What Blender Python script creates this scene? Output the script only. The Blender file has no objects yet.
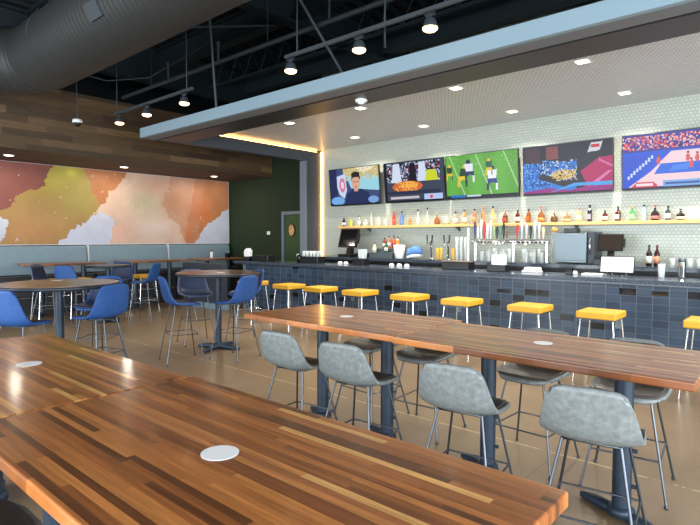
import bpy, math, random
import numpy as np
from mathutils import Vector, Matrix
random.seed(7)
rng = np.random.default_rng(5)
COL = bpy.context.scene.collection
PI = math.pi

# ------------------------------------------------------------------ materials
def srgb(r, g, b):
    def c(v):
        v /= 255.0
        return v / 12.92 if v <= 0.04045 else ((v + 0.055) / 1.055) ** 2.4
    return (c(r), c(g), c(b), 1.0)

def mat(name, col, rough=0.5, metal=0.0, emit=None, estr=1.0, noise=0.0, nscale=20.0, coat=0.0, trans=0.0, spec=0.5, bump=0.0, alpha=1.0):
    m = bpy.data.materials.new(name); m.use_nodes = True
    nt = m.node_tree; b = nt.nodes['Principled BSDF']
    b.inputs['Base Color'].default_value = col
    b.inputs['Roughness'].default_value = rough
    b.inputs['Metallic'].default_value = metal
    b.inputs['Coat Weight'].default_value = coat
    b.inputs['Coat Roughness'].default_value = 0.08
    b.inputs['Transmission Weight'].default_value = trans
    b.inputs['Specular IOR Level'].default_value = spec
    b.inputs['Alpha'].default_value = alpha
    if emit:
        b.inputs['Emission Color'].default_value = emit
        b.inputs['Emission Strength'].default_value = estr
    if noise or bump:
        tc = nt.nodes.new('ShaderNodeTexCoord'); n = nt.nodes.new('ShaderNodeTexNoise')
        n.inputs['Scale'].default_value = nscale; n.inputs['Detail'].default_value = 6
        nt.links.new(tc.outputs['Object'], n.inputs['Vector'])
        if noise:
            r = nt.nodes.new('ShaderNodeValToRGB')
            r.color_ramp.elements[0].position = 0.3; r.color_ramp.elements[1].position = 0.7
            r.color_ramp.elements[0].color = tuple(c * (1 - noise) for c in col[:3]) + (1,)
            r.color_ramp.elements[1].color = tuple(min(1, c * (1 + noise)) for c in col[:3]) + (1,)
            nt.links.new(n.outputs['Fac'], r.inputs['Fac']); nt.links.new(r.outputs['Color'], b.inputs['Base Color'])
        if bump:
            bp = nt.nodes.new('ShaderNodeBump'); bp.inputs['Strength'].default_value = bump; bp.inputs['Distance'].default_value = 0.01
            nt.links.new(n.outputs['Fac'], bp.inputs['Height']); nt.links.new(bp.outputs['Normal'], b.inputs['Normal'])
    return m

class N:
    """tiny node helper"""
    def __init__(s, name):
        s.m = bpy.data.materials.new(name); s.m.use_nodes = True
        s.nt = s.m.node_tree; s.b = s.nt.nodes['Principled BSDF']
    def new(s, t, **kw):
        n = s.nt.nodes.new(t)
        for k, v in kw.items(): setattr(n, k, v)
        return n
    def set(s, sock, v):
        if hasattr(v, 'is_output') or isinstance(v, bpy.types.NodeSocket): s.nt.links.new(v, sock)
        else: sock.default_value = v
    def math(s, op, a, b=0.0, c=None):
        n = s.new('ShaderNodeMath', operation=op); s.set(n.inputs[0], a); s.set(n.inputs[1], b)
        if c is not None: s.set(n.inputs[2], c)
        return n.outputs[0]
    def xyz(s, kind='Object'):
        t = s.new('ShaderNodeTexCoord'); x = s.new('ShaderNodeSeparateXYZ')
        s.nt.links.new(t.outputs[kind], x.inputs[0]); return x.outputs
    def comb(s, x, y, z=0.0):
        n = s.new('ShaderNodeCombineXYZ'); s.set(n.inputs[0], x); s.set(n.inputs[1], y); s.set(n.inputs[2], z); return n.outputs[0]
    def ramp(s, fac, stops, interp='LINEAR'):
        n = s.new('ShaderNodeValToRGB'); cr = n.color_ramp; cr.interpolation = interp
        while len(cr.elements) < len(stops): cr.elements.new(0.5)
        for e, (p, c) in zip(cr.elements, stops): e.position = p; e.color = c
        s.set(n.inputs[0], fac); return n.outputs[0]
    def white(s, v):
        n = s.new('ShaderNodeTexWhiteNoise', noise_dimensions='3D'); s.set(n.inputs['Vector'], v); return n.outputs['Value']
    def noise(s, v, scale=5, detail=4, rough=0.5):
        n = s.new('ShaderNodeTexNoise'); s.set(n.inputs['Vector'], v); n.inputs['Scale'].default_value = scale
        n.inputs['Detail'].default_value = detail; n.inputs['Roughness'].default_value = rough; return n.outputs['Fac']
    def mix(s, f, a, b, mode='MIX'):
        n = s.new('ShaderNodeMix', data_type='RGBA', blend_type=mode)
        s.set(n.inputs['Factor'], f); s.set(n.inputs['A'], a) if False else None
        s.set(n.inputs[6], a); s.set(n.inputs[7], b); return n.outputs[2]

def stave_wood(name, strip, length, stops, rough, along='x', acr='y', grain=0.35, coat=0.0, seed=0.0):
    k = N(name); o = k.xyz(); ax = {'x': o[0], 'y': o[1], 'z': o[2]}
    a, c = ax[along], ax[acr]
    j = k.math('FLOOR', k.math('DIVIDE', c, strip))
    off = k.math('MULTIPLY', k.white(k.comb(j, 3.7 + seed, 1.1)), 7.0)
    ln = k.math('MULTIPLY_ADD', k.white(k.comb(j, 9.1 + seed, 4.0)), length * 0.8, length * 0.6)
    i = k.math('FLOOR', k.math('DIVIDE', k.math('ADD', a, off), ln))
    w = k.white(k.comb(i, j, seed + 0.5))
    base = k.ramp(w, stops, 'CONSTANT')
    gv = k.comb(k.math('MULTIPLY', a, 1.3), k.math('ADD', k.math('MULTIPLY', c, 26.0), k.math('MULTIPLY', w, 40.0)), k.math('MULTIPLY', w, 9.0))
    g = k.noise(gv, 2.2, 6, 0.62)
    gr = k.ramp(g, [(0.25, (1 - grain, 1 - grain, 1 - grain, 1)), (0.75, (1 + grain * 0.6,) * 3 + (1,))])
    col = k.mix(1.0, base, gr, 'MULTIPLY')
    k.set(k.b.inputs['Base Color'], col)
    k.b.inputs['Roughness'].default_value = rough; k.b.inputs['Coat Weight'].default_value = coat; k.b.inputs['Coat Roughness'].default_value = 0.12
    return k.m

M = {}
W = [(0.0, srgb(112, 66, 36)), (0.10, srgb(162, 97, 50)), (0.30, srgb(190, 118, 62)), (0.48, srgb(144, 84, 44)), (0.62, srgb(206, 132, 70)), (0.78, srgb(174, 105, 56)), (0.93, srgb(238, 178, 104))]
M['butcher'] = stave_wood('walnut_butcher_block', 0.026, 0.85, W, 0.30, coat=0.35, grain=0.5)
M['butcher_dark'] = stave_wood('walnut_table_dark', 0.04, 0.5, [(0.0, srgb(70, 46, 32)), (0.4, srgb(92, 60, 40)), (0.7, srgb(108, 72, 48))], 0.3, coat=0.3)
M['booth_wood'] = stave_wood('booth_table_wood', 0.06, 0.6, [(0.0, srgb(120, 82, 56)), (0.5, srgb(150, 106, 74)), (0.8, srgb(172, 126, 88))], 0.35, along='y', acr='x')
M['planks'] = stave_wood('reclaimed_planks', 0.125, 1.3, [(0.0, srgb(70, 54, 36)), (0.2, srgb(88, 68, 44)), (0.45, srgb(102, 80, 52)), (0.62, srgb(78, 58, 38)), (0.8, srgb(112, 88, 58)), (0.92, srgb(62, 44, 30))], 0.6, along='y', acr='z', grain=0.45)
M['planks_under'] = stave_wood('soffit_planks', 0.3, 3.0, [(0.0, srgb(78, 56, 44)), (0.5, srgb(88, 62, 48))], 0.75, along='y', acr='x', grain=0.2)
M['shelf_wood'] = mat('maple_shelf', srgb(232, 188, 120), 0.45, noise=0.06, nscale=8)

# polished concrete floor with saw-cut joints
k = N('polished_concrete'); o = k.xyz()
pos = k.comb(o[0], o[1], 0.0)
n1 = k.noise(pos, 0.55, 6, 0.6); n2 = k.noise(pos, 6.0, 6, 0.7)
nn = k.math('ADD', k.math('MULTIPLY', n1, 0.85), k.math('MULTIPLY', n2, 0.15))
col = k.ramp(nn, [(0.32, srgb(118, 100, 78)), (0.5, srgb(138, 117, 90)), (0.68, srgb(152, 131, 104))])
jx = k.math('LESS_THAN', k.math('ABSOLUTE', k.math('SUBTRACT', o[1], 3.87)), 0.006)
jx = k.math('MULTIPLY', jx, k.math('GREATER_THAN', n2, 0.44))
j2 = k.math('LESS_THAN', k.math('ABSOLUTE', k.math('SUBTRACT', k.math('MODULO', k.math('ADD', o[0], 100.0), 4.6), 2.0)), 0.005)
col = k.mix(jx, col, srgb(214, 190, 148)); col = k.mix(k.math('MULTIPLY', j2, 0.5), col, srgb(100, 80, 56))
k.set(k.b.inputs['Base Color'], col); k.set(k.b.inputs['Roughness'], k.math('MULTIPLY_ADD', n1, 0.14, 0.26))
M['floor'] = k.m

# backsplash: small hexagon mosaic (offset brick grid), pale sea-glass with darker joints
def mosaic(name, plane, a, b, c1, c2, mortar, rough, size=1.0, msize=0.10):
    k = N(name); o = k.xyz()
    v = k.comb(o[0], o[2]) if plane == 'xz' else k.comb(o[0], o[1])
    br = k.new('ShaderNodeTexBrick', offset=0.5, offset_frequency=2, squash=1.0)
    k.set(br.inputs['Vector'], v); br.inputs['Scale'].default_value = 1.0
    br.inputs['Brick Width'].default_value = a; br.inputs['Row Height'].default_value = b
    br.inputs['Mortar Size'].default_value = msize * a; br.inputs['Mortar Smooth'].default_value = 0.3
    br.inputs['Color1'].default_value = c1; br.inputs['Color2'].default_value = c2; br.inputs['Mortar'].default_value = mortar
    k.set(k.b.inputs['Base Color'], br.outputs['Color']); k.b.inputs['Roughness'].default_value = rough
    return k.m
M['hex'] = mosaic('sea_glass_mosaic', 'xz', 0.056, 0.048, srgb(196, 199, 187), srgb(184, 190, 179), srgb(160, 172, 166), 0.3, msize=0.14)
M['barceil'] = mosaic('woven_ceiling_panel', 'xy', 0.06, 0.05, srgb(222, 228, 234), srgb(212, 218, 224), srgb(172, 176, 180), 0.45, msize=0.12)

# stacked glazed bar tiles
k = N('glazed_bar_tile'); o = k.xyz()
i = k.math('FLOOR', k.math('DIVIDE', k.math('ADD', o[0], 50.0 * 0.181 + 0.073), 0.181)); j = k.math('FLOOR', k.math('DIVIDE', o[2], 0.0945))
fx = k.math('FRACT', k.math('DIVIDE', k.math('ADD', o[0], 50.0 * 0.181 + 0.073), 0.181)); fz = k.math('FRACT', k.math('DIVIDE', o[2], 0.0945))
w = k.white(k.comb(i, j, 2.0))
tile = k.ramp(w, [(0.0, srgb(56, 73, 91)), (0.3, srgb(62, 80, 100)), (0.62, srgb(51, 66, 84)), (0.94, srgb(12, 15, 20))], 'CONSTANT')
gx = k.math('LESS_THAN', fx, 0.028); gz = k.math('LESS_THAN', fz, 0.045)
gg = k.math('MAXIMUM', gx, gz)
k.set(k.b.inputs['Base Color'], k.mix(k.math('MAXIMUM', gx, k.math('MULTIPLY', gz, 0.45)), tile, srgb(112, 124, 134)))
k.set(k.b.inputs['Roughness'], k.math('MULTIPLY_ADD', gg, 0.5, 0.16))
M['bartile'] = k.m

# granite
k = N('speckled_granite'); o = k.new('ShaderNodeTexCoord').outputs['Object']
n = k.noise(o, 90, 3, 0.8)
k.set(k.b.inputs['Base Color'], k.ramp(n, [(0.38, srgb(26, 32, 42)), (0.55, srgb(62, 74, 90)), (0.68, srgb(150, 162, 176))]))
k.b.inputs['Roughness'].default_value = 0.14
M['granite'] = k.m

M['leather'] = mat('grey_leatherette', srgb(124, 131, 132), 0.42, noise=0.22, nscale=38, bump=0.15)
M['leather_in'] = mat('dark_grey_seat_pad', srgb(74, 70, 66), 0.38, noise=0.15, nscale=30)
M['blue'] = mat('blue_upholstery', srgb(36, 80, 144), 0.6, noise=0.12, nscale=25)
M['blue_in'] = mat('navy_seat_pad', srgb(38, 52, 84), 0.5, noise=0.1, nscale=25)
M['slate'] = mat('slate_blue_upholstery', srgb(84, 96, 128), 0.6, noise=0.1, nscale=25)
M['yellow'] = mat('mustard_vinyl', srgb(226, 172, 48), 0.42, noise=0.05, nscale=12)
M['steel'] = mat('brushed_steel', srgb(116, 128, 134), 0.42, 1.0)
M['chrome'] = mat('chrome', srgb(225, 228, 230), 0.12, 1.0)
M['wire'] = mat('dark_steel_wire', srgb(92, 98, 106), 0.32, 0.9)
M['iron'] = mat('powder_coated_iron', srgb(44, 58, 74), 0.4, 0.3)
M['rim'] = mat('table_rim', srgb(40, 50, 60), 0.35, 0.2)
M['black'] = mat('black_plastic', srgb(16, 17, 20), 0.35)
M['blackglass'] = mat('black_gloss', srgb(12, 13, 16), 0.08)
M['charcoal'] = mat('charcoal_paint', srgb(58, 64, 74), 0.5)
M['fascia'] = mat('blue_grey_paint', srgb(128, 152, 166), 0.55)
M['soffit_light'] = mat('grey_soffit_paint', srgb(104, 108, 114), 0.6)
M['soffit_dark'] = mat('brown_grey_paint', srgb(42, 40, 44), 0.4)
M['deck'] = mat('navy_deck_paint', srgb(14, 22, 31), 0.7)
M['girder'] = mat('teal_steel_paint', srgb(24, 40, 48), 0.6)
M['pipe'] = mat('grey_pipe_paint', srgb(52, 60, 66), 0.5)
M['green'] = mat('forest_green_paint', srgb(17, 38, 9), 0.8, noise=0.05, nscale=3)
M['door_green'] = mat('door_green_paint', srgb(48, 74, 36), 0.5)
M['frame_grey'] = mat('grey_door_frame', srgb(110, 122, 132), 0.5)
M['wallpaint'] = mat('plain_wall_paint', srgb(150, 150, 146), 0.8)
M['white'] = mat('white_plastic', srgb(236, 238, 240), 0.45)
M['paper'] = mat('white_paper', srgb(248, 248, 248), 0.8)
M['booth'] = mat('grey_blue_vinyl', srgb(126, 148, 160), 0.42, noise=0.05, nscale=6)
M['booth_dark'] = mat('dark_vinyl', srgb(48, 48, 52), 0.45)
M['duct'] = mat('galvanised_duct', srgb(50, 52, 52), 0.55, 0.25)
M['brass'] = mat('brass', srgb(206, 160, 84), 0.3, 0.9)
M['screenblack'] = mat('bezel', srgb(14, 14, 18), 0.3)
M['glass'] = mat('clear_glass', srgb(214, 226, 228), 0.05, 0.0, alpha=0.38, spec=0.8)
M['frost'] = mat('frosted_glass', srgb(206, 216, 218), 0.25, alpha=0.6)
M['ledlamp'] = mat('lamp_glow', srgb(255, 230, 190), 0.5, emit=srgb(255, 206, 140), estr=6.0)
M['downlight'] = mat('downlight_glow', srgb(255, 240, 220), 0.5, emit=srgb(255, 236, 210), estr=5.0)
M['led'] = mat('warm_led', srgb(255, 210, 130), 0.5, emit=srgb(255, 190, 100), estr=14.0)
M['bluecloth'] = mat('blue_cloth', srgb(84, 130, 196), 0.8)
M['copper'] = mat('oval_plate_gold', srgb(214, 168, 108), 0.4, 0.3, noise=0.3, nscale=14)
M['pos_screen'] = mat('pos_display', srgb(30, 26, 24), 0.15, emit=srgb(60, 48, 40), estr=0.6)
M['oakpole'] = mat('stained_wood', srgb(170, 120, 60), 0.5)

def colmat(r, g, b, rough=0.25, alpha=1.0, metal=0.0):
    key = 'c%d_%d_%d_%d_%d' % (r, g, b, int(rough * 100), int(alpha * 100))
    if key not in M: M[key] = mat('tint_' + key, srgb(r, g, b), rough, metal, alpha=alpha)
    return M[key]

# ------------------------------------------------------------------ mesh builder
class MB:
    def __init__(s): s.v = []; s.f = []; s.mi = []; s.cur = 0; s.sm = []
    def add(s, vs, fs, smooth=False):
        o = len(s.v); s.v += [tuple(map(float, p)) for p in vs]
        for f in fs: s.f.append([i + o for i in f]); s.mi.append(s.cur); s.sm.append(smooth)
        return s
    def box(s, x0, x1, y0, y1, z0, z1):
        return s.add([(x0, y0, z0), (x1, y0, z0), (x1, y1, z0), (x0, y1, z0), (x0, y0, z1), (x1, y0, z1), (x1, y1, z1), (x0, y1, z1)],
                     [(0, 3, 2, 1), (4, 5, 6, 7), (0, 1, 5, 4), (1, 2, 6, 5), (2, 3, 7, 6), (3, 0, 4, 7)])
    def tube(s, pts, r, n=8, cap=True):
        pts = [Vector(p) for p in pts]; rs = r if isinstance(r, (list, tuple)) else [r] * len(pts)
        rings = []
        up = None
        for i, p in enumerate(pts):
            d = (pts[min(i + 1, len(pts) - 1)] - pts[max(i - 1, 0)]).normalized()
            if up is None:
                up = Vector((0, 0, 1)) if abs(d.z) < 0.9 else Vector((1, 0, 0))
            a = d.cross(up).normalized(); b = a.cross(d).normalized(); up = b
            rings.append([p + (a * math.cos(2 * PI * q / n) + b * math.sin(2 * PI * q / n)) * rs[i] for q in range(n)])
        vs = [q for rg in rings for q in rg]; fs = []
        for i in range(len(pts) - 1):
            for q in range(n):
                fs.append((i * n + q, i * n + (q + 1) % n, (i + 1) * n + (q + 1) % n, (i + 1) * n + q))
        s.add(vs, fs, True)
        if cap:
            s.add(rings[0], [tuple(range(n))]); s.add(rings[-1], [tuple(range(n))[::-1]])
        return s
    def lathe(s, prof, n=20, c=(0, 0, 0), sx=1.0, sy=1.0, smooth=True):
        vs = []; fs = []
        for r, z in prof:
            for q in range(n):
                a = 2 * PI * q / n; vs.append((c[0] + r * math.cos(a) * sx, c[1] + r * math.sin(a) * sy, c[2] + z))
        for i in range(len(prof) - 1):
            for q in range(n):
                fs.append((i * n + q, i * n + (q + 1) % n, (i + 1) * n + (q + 1) % n, (i + 1) * n + q))
        m = len(prof) - 1
        fs.append(tuple(range(n))[::-1]); fs.append(tuple(m * n + q for q in range(n)))
        return s.add(vs, fs, smooth)
    def prism(s, poly, z0, z1, axis='z'):
        n = len(poly)
        def P(a, b, h): return (a, b, h) if axis == 'z' else ((a, h, b) if axis == 'y' else (h, a, b))
        vs = [P(a, b, z0) for a, b in poly] + [P(a, b, z1) for a, b in poly]
        return s.add(vs, [tuple(range(n))[::-1], tuple(range(n, 2 * n))] + [(q, (q + 1) % n, n + (q + 1) % n, n + q) for q in range(n)])
    def build(s, name, material, parent=None, bevel=0.0, loc=(0, 0, 0), seg=2, **tags):
        me = bpy.data.meshes.new(name); me.from_pydata(s.v, [], s.f)
        ms = material if isinstance(material, (list, tuple)) else [material]
        for m in ms: me.materials.append(M[m] if isinstance(m, str) else m)
        for p, i, sm in zip(me.polygons, s.mi, s.sm): p.material_index = i; p.use_smooth = sm
        me.validate(); me.update()
        # consistent outward normals
        import bmesh
        bm = bmesh.new(); bm.from_mesh(me); bmesh.ops.recalc_face_normals(bm, faces=bm.faces); bm.to_mesh(me); bm.free()
        ob = bpy.data.objects.new(name, me); COL.objects.link(ob); ob.location = loc
        if parent: ob.parent = parent
        if bevel:
            md = ob.modifiers.new('b', 'BEVEL'); md.width = bevel; md.segments = seg; md.limit_method = 'ANGLE'
        for kx, vx in tags.items(): ob[kx] = vx
        return ob

def tag(o, label, cat, group=None):
    o['label'] = label; o['category'] = cat
    if group: o['group'] = group
    return o
def thing(name, label, cat, loc=(0, 0, 0), rz=0.0, group=None):
    o = bpy.data.objects.new(name, None); COL.objects.link(o); o.empty_display_size = 0.1
    o.location = loc; o.rotation_euler = (0, 0, rz)
    return tag(o, label, cat, group)
def struct(o): o['kind'] = 'structure'; return o
KIDS = {}
def kids(o): return [c for c in COL.objects if c.parent == o]
def dup(root, loc=None, rz=None, label=None, group=None):
    def rec(o, par):
        c = o.copy(); COL.objects.link(c)
        if par: c.parent = par
        for ch in kids(o): rec(ch, c)
        return c
    ks = {}
    r = rec(root, None)
    if loc is not None: r.location = loc
    if rz is not None: r.rotation_euler = (0, 0, rz)
    if label: r['label'] = label
    if group: r['group'] = group
    return r

# ------------------------------------------------------------------ camera
cam = bpy.data.cameras.new('camera'); co = bpy.data.objects.new('camera', cam); COL.objects.link(co)
cam.sensor_width = 36.0; cam.lens = 533.2 * 36.0 / 700.0; cam.clip_start = 0.05; cam.clip_end = 200
yaw, pit, rol = 0.72194, -0.04545, 0.00098
f = Vector((-math.sin(yaw) * math.cos(pit), math.cos(yaw) * math.cos(pit), math.sin(pit)))
r = Vector((math.cos(yaw), math.sin(yaw), 0)); u = r.cross(f)
r2 = r * math.cos(rol) + u * math.sin(rol); u2 = -r * math.sin(rol) + u * math.cos(rol)
mw = Matrix((r2, u2, -f)).transposed().to_4x4(); mw.translation = Vector((0, 0, 1.57))
co.matrix_world = mw
bpy.context.scene.camera = co

# ================================================================== SETTING
XL, YB = -12.55, 9.1           # mural wall, bar wall
XR, YF = 4.6, -4.2             # window walls behind and right of the viewer
ZT = 5.6
def S(mb, name, m, **kw): return struct(mb.build(name, m, **kw))
S(MB().box(XL - 0.2, XR + 0.2, YF - 0.2, YB + 0.2, -0.1, 0.0), 'floor', 'floor')
S(MB().box(XL - 0.2, XL, YF - 0.2, YB + 0.2, 0, ZT), 'wall_left', 'deck')
S(MB().box(-8.9, XR + 0.2, YB, YB + 0.2, 0, ZT), 'wall_back', 'hex')
S(MB().box(XL, -8.9, YB, YB + 0.2, 0, ZT), 'wall_back_green', 'green')
# glazed walls with big openings for daylight
w = MB()
w.box(XL, XR, YF - 0.2, YF, 0, 0.35).box(XL, XR, YF - 0.2, YF, 3.3, ZT)
for x in (XL, -9.3, -5.9, -2.5, 0.9, XR - 0.3): w.box(x, x + 0.3, YF - 0.2, YF, 0.35, 3.3)
S(w, 'wall_front', 'wallpaint')
w = MB(); w.box(XR, XR + 0.2, YF, YB, 0, 0.35).box(XR, XR + 0.2, YF, YB, 3.3, ZT)
for y in (YF, -0.9, 2.5, 5.6): w.box(XR, XR + 0.2, y, y + 0.3, 0.35, 3.3)
w.box(XR, XR + 0.2, 5.9, YB, 0.35, 3.3)
S(w, 'wall_right', 'wallpaint')
# corrugated deck
mb = MB(); n = 60; x = XL
step = (XR - XL) / n; vs = []; fs = []
for q in range(n):
    for (dx, z) in ((0, ZT), (0.12, ZT), (0.16, ZT - 0.07), (0.24, ZT - 0.07)):
        vs.append((XL + q * step + dx * step / 0.285, z))
vs.append((XR, ZT))
V = [(a, YF, z) for a, z in vs] + [(a, YB, z) for a, z in vs]; L = len(vs)
mb.add(V, [(q, q + 1, L + q + 1, L + q) for q in range(L - 1)])
S(mb, 'ceiling', 'deck')

# steelwork of the open ceiling
def ibeam(name, p0, p1, hgt, wid, m='girder'):
    p0, p1 = Vector(p0), Vector(p1); d = (p1 - p0); Ln = d.length; rz = math.atan2(d.y, d.x)
    b = MB().box(0, Ln, -0.012, 0.012, 0.03, hgt - 0.03).box(0, Ln, -wid / 2, wid / 2, 0, 0.03).box(0, Ln, -wid / 2, wid / 2, hgt - 0.03, hgt)
    o = b.build(name, m, loc=p0); o.rotation_euler = (0, -math.atan2(d.z, math.hypot(d.x, d.y)), rz); return struct(o)
ibeam('trim_1', (-10.6, YF, 4.80), (-10.6, YB, 4.80), 0.72, 0.25)
ibeam('trim_2', (-6.4, YF, 4.95), (-6.4, YB, 4.95), 0.55, 0.22)
ibeam('trim_3', (-2.2, YF, 4.95), (-2.2, YB, 4.95), 0.55, 0.22)
ibeam('trim_4', (XL, 5.9, 5.05), (XR, 5.9, 5.05), 0.45, 0.2)
ibeam('trim_5', (XL, 8.2, 5.05), (XR, 8.2, 5.05), 0.45, 0.2)
# open-web bar joists between the girders
def joist(name, x0, x1, y):
    b = MB(); z0, z1 = 4.95, 5.45
    b.box(x0, x1, y - 0.03, y + 0.03, z1, z1 + 0.05).box(x0, x1, y - 0.03, y + 0.03, z0, z0 + 0.05)
    nn = int((x1 - x0) / 0.5); st = (x1 - x0) / nn
    for q in range(nn):
        a = x0 + q * st
        b.tube([(a, y, z1), (a + st / 2, y, z0 + 0.03)], 0.012, 6, False); b.tube([(a + st / 2, y, z0 + 0.03), (a + st, y, z1)], 0.012, 6, False)
    return struct(b.build(name, 'girder'))
for q, y in enumerate((3.4, 4.6, 7.1)): joist('trim_%d' % (6 + q), -10.5, 4.3, y)

# bar canopy: fascia, underside bands, lower ceiling
S(MB().box(-9.1, XR, 4.70, 4.76, 3.345, 3.51), 'trim_9', 'fascia')
S(MB().box(-9.06, XR, 5.50, 9.1, 3.64, 3.70), 'ceiling.001', 'barceil')
S(MB().box(-9.1, XR, 4.76, 4.98, 3.345, 3.50), 'trim_10', 'soffit_light')
S(MB().box(-9.1, XR, 4.98, 5.03, 3.37, 3.50), 'trim_11', 'black')
S(MB().box(-8.92, XR, 5.03, 5.50, 3.345, 3.64), 'trim_12', 'soffit_dark')
S(MB().box(-9.1, -8.92, 5.03, 9.1, 3.345, 3.585), 'trim_13', 'charcoal')         # header beam at the canopy's end
S(MB().box(-9.1, -9.07, 5.5, 9.1, 3.59, 3.72), 'trim_14', 'charcoal')
S(MB().box(-9.09, -8.92, 8.60, 9.06, 0, 3.345), 'wall_bar_return', 'charcoal')
S(MB().box(-9.09, -8.90, 8.56, 8.60, 0, 3.345), 'trim_15', 'frame_grey')
led = MB().box(-9.02, -8.97, 5.5, 9.0, 3.592, 3.606).build('led_cove_strip', 'led')
tag(led, 'warm LED cove strip along the end of the bar ceiling', 'light strip', 'warm LED strips at the bar corner')
led = MB().box(-8.905, -8.885, 9.066, 9.094, 1.05, 3.6).build('led_cove_strip', 'led')
tag(led, 'upright warm LED strip beside the first television', 'light strip', 'warm LED strips at the bar corner')

# wood soffit over the booths, mural wall
S(MB().box(-10.75, -10.70, YF, YB, 3.15, 4.32), 'trim_16', 'planks')
S(MB().box(XL, -10.75, YF, YB, 3.15, 3.20), 'trim_17', 'planks_under')
S(MB().box(XL, -10.75, YF, YB, 4.24, 4.30), 'trim_18', 'deck')

# mural -------------------------------------------------------------
def vnoise(gy, gz, sc, seed):
    """smooth value noise, a few octaves"""
    out = np.zeros_like(gy); amp = 1.0; tot = 0
    for oc in range(5):
        a = gy * sc * 2 ** oc + seed * 13.7; b = gz * sc * 2 ** oc + seed * 7.3
        ia = np.floor(a).astype(int); ib = np.floor(b).astype(int); fa = a - ia; fb = b - ib
        fa = fa * fa * (3 - 2 * fa); fb = fb * fb * (3 - 2 * fb)
        def h(x, y):
            t = np.sin(x * 127.1 + y * 311.7 + seed * 74.7 + oc * 11.3) * 43758.5453
            return t - np.floor(t)
        vq = (h(ia, ib) * (1 - fa) + h(ia + 1, ib) * fa) * (1 - fb) + (h(ia, ib + 1) * (1 - fa) + h(ia + 1, ib + 1) * fa) * fb
        out += vq * amp; tot += amp; amp *= 0.55
    return out / tot - 0.5
def inpoly(px, py, poly):
    ins = np.zeros(px.shape, bool); n = len(poly); j = n - 1
    for i in range(n):
        xi, yi = poly[i]; xj, yj = poly[j]
        c = ((yi > py) != (yj > py)) & (px < (xj - xi) * (py - yi) / ((yj - yi) + 1e-12) + xi)
        ins ^= c; j = i
    return ins
def lin(c): return np.array(srgb(*c)[:3])
def painted_grid(name, P, faces_cols, material, parent=None, **kw):
    """P: (ny+1, nx+1, 3) vertex grid, faces_cols: (ny, nx, 3) linear colours, one flat colour for each face"""
    ny, nx = faces_cols.shape[:2]
    idx = np.arange((ny + 1) * (nx + 1)).reshape(ny + 1, nx + 1)
    F = np.stack([idx[:-1, :-1], idx[:-1, 1:], idx[1:, 1:], idx[1:, :-1]], -1).reshape(-1, 4)
    me = bpy.data.meshes.new(name); me.from_pydata(P.reshape(-1, 3).tolist(), [], F.tolist())
    at = me.color_attributes.new('paint', 'FLOAT_COLOR', 'CORNER')
    c = np.concatenate([faces_cols.reshape(-1, 3), np.ones((ny * nx, 1))], 1)
    at.data.foreach_set('color', np.repeat(c, 4, 0).ravel().astype(np.float32))
    me.materials.append(material); me.update()
    o = bpy.data.objects.new(name, me); COL.objects.link(o)
    if parent: o.parent = parent
    return o
k = N('painted_canvas'); a = k.new('ShaderNodeAttribute', attribute_name='paint'); k.set(k.b.inputs['Base Color'], a.outputs['Color']); k.b.inputs['Roughness'].default_value = 0.5
M['canvas'] = k.m
k = N('lcd_picture'); a = k.new('ShaderNodeAttribute', attribute_name='paint'); k.b.inputs['Base Color'].default_value = (0.004, 0.004, 0.005, 1)
k.set(k.b.inputs['Emission Color'], a.outputs['Color']); k.b.inputs['Emission Strength'].default_value = 0.85; k.b.inputs['Roughness'].default_value = 0.2; k.b.inputs['Specular IOR Level'].default_value = 0.15
M['lcd'] = k.m

y0, y1, z0, z1 = 0.6, 9.04, 1.43, 3.14
nx, ny = 560, 114
gy, gz = np.meshgrid(y0 + (np.arange(nx) + 0.5) * (y1 - y0) / nx, z0 + (np.arange(ny) + 0.5) * (z1 - z0) / ny)
wy = gy + 0.16 * vnoise(gy, gz, 1.8, 1) + 0.16 * vnoise(gy, gz, 9, 2) + 0.07 * vnoise(gy, gz, 26, 42); wz = gz + 0.16 * vnoise(gy, gz, 1.8, 3) + 0.16 * vnoise(gy, gz, 9, 4) + 0.07 * vnoise(gy, gz, 26, 43)
ny2 = lambda s, sd: vnoise(gy, gz, s, sd)[..., None]
C = lin((176, 138, 58)) * (1 + 0.35 * ny2(0.8, 5)) * np.ones(gy.shape + (3,))
def blob(cy, cz, ry, rz, c, k=1.0):
    global C
    d = np.exp(-(((gy - cy) / ry) ** 2 + ((gz - cz) / rz) ** 2) * 1.3 * (1 + 0.8 * vnoise(gy, gz, 1.2, cy)))[..., None] * k
    C = C * (1 - d) + lin(c) * d
blob(4.6, 2.9, 0.8, 0.45, (196, 178, 42)); blob(4.85, 3.0, 0.12, 0.1, (222, 214, 40)); blob(4.3, 1.9, 0.9, 0.5, (186, 142, 72)); blob(5.0, 2.4, 0.5, 0.4, (182, 160, 66))
blob(4.0, 1.7, 0.8, 0.3, (196, 138, 70))
def lay(poly, c, amt=1.0, tex=0.25, sd=9):
    global C
    m = inpoly(wy, wz, poly)[..., None] * amt
    C = C * (1 - m) + lin(c) * (1 + tex * ny2(1.6, sd)) * m
lay([(0, 3.3), (4.53, 3.3), (4.3, 2.72), (3.83, 2.47), (3.58, 2.18), (3.3, 2.0), (0, 1.9)], (142, 74, 60), 1.0, 0.5, 11)
m_ = np.clip((3.9 - gy) / 1.2, 0, 1)[..., None] * inpoly(wy, wz, [(0, 3.3), (4.3, 3.0), (3.9, 2.5), (3.45, 2.1), (0, 1.9)])[..., None] * 0.6
C = C * (1 - m_) + lin((128, 52, 58)) * m_
lay([(5.10, 3.3), (6.5, 3.3), (6.19, 2.62), (5.46, 2.28), (5.3, 2.72)], (198, 116, 56), 0.9, 0.4, 12)
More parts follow.
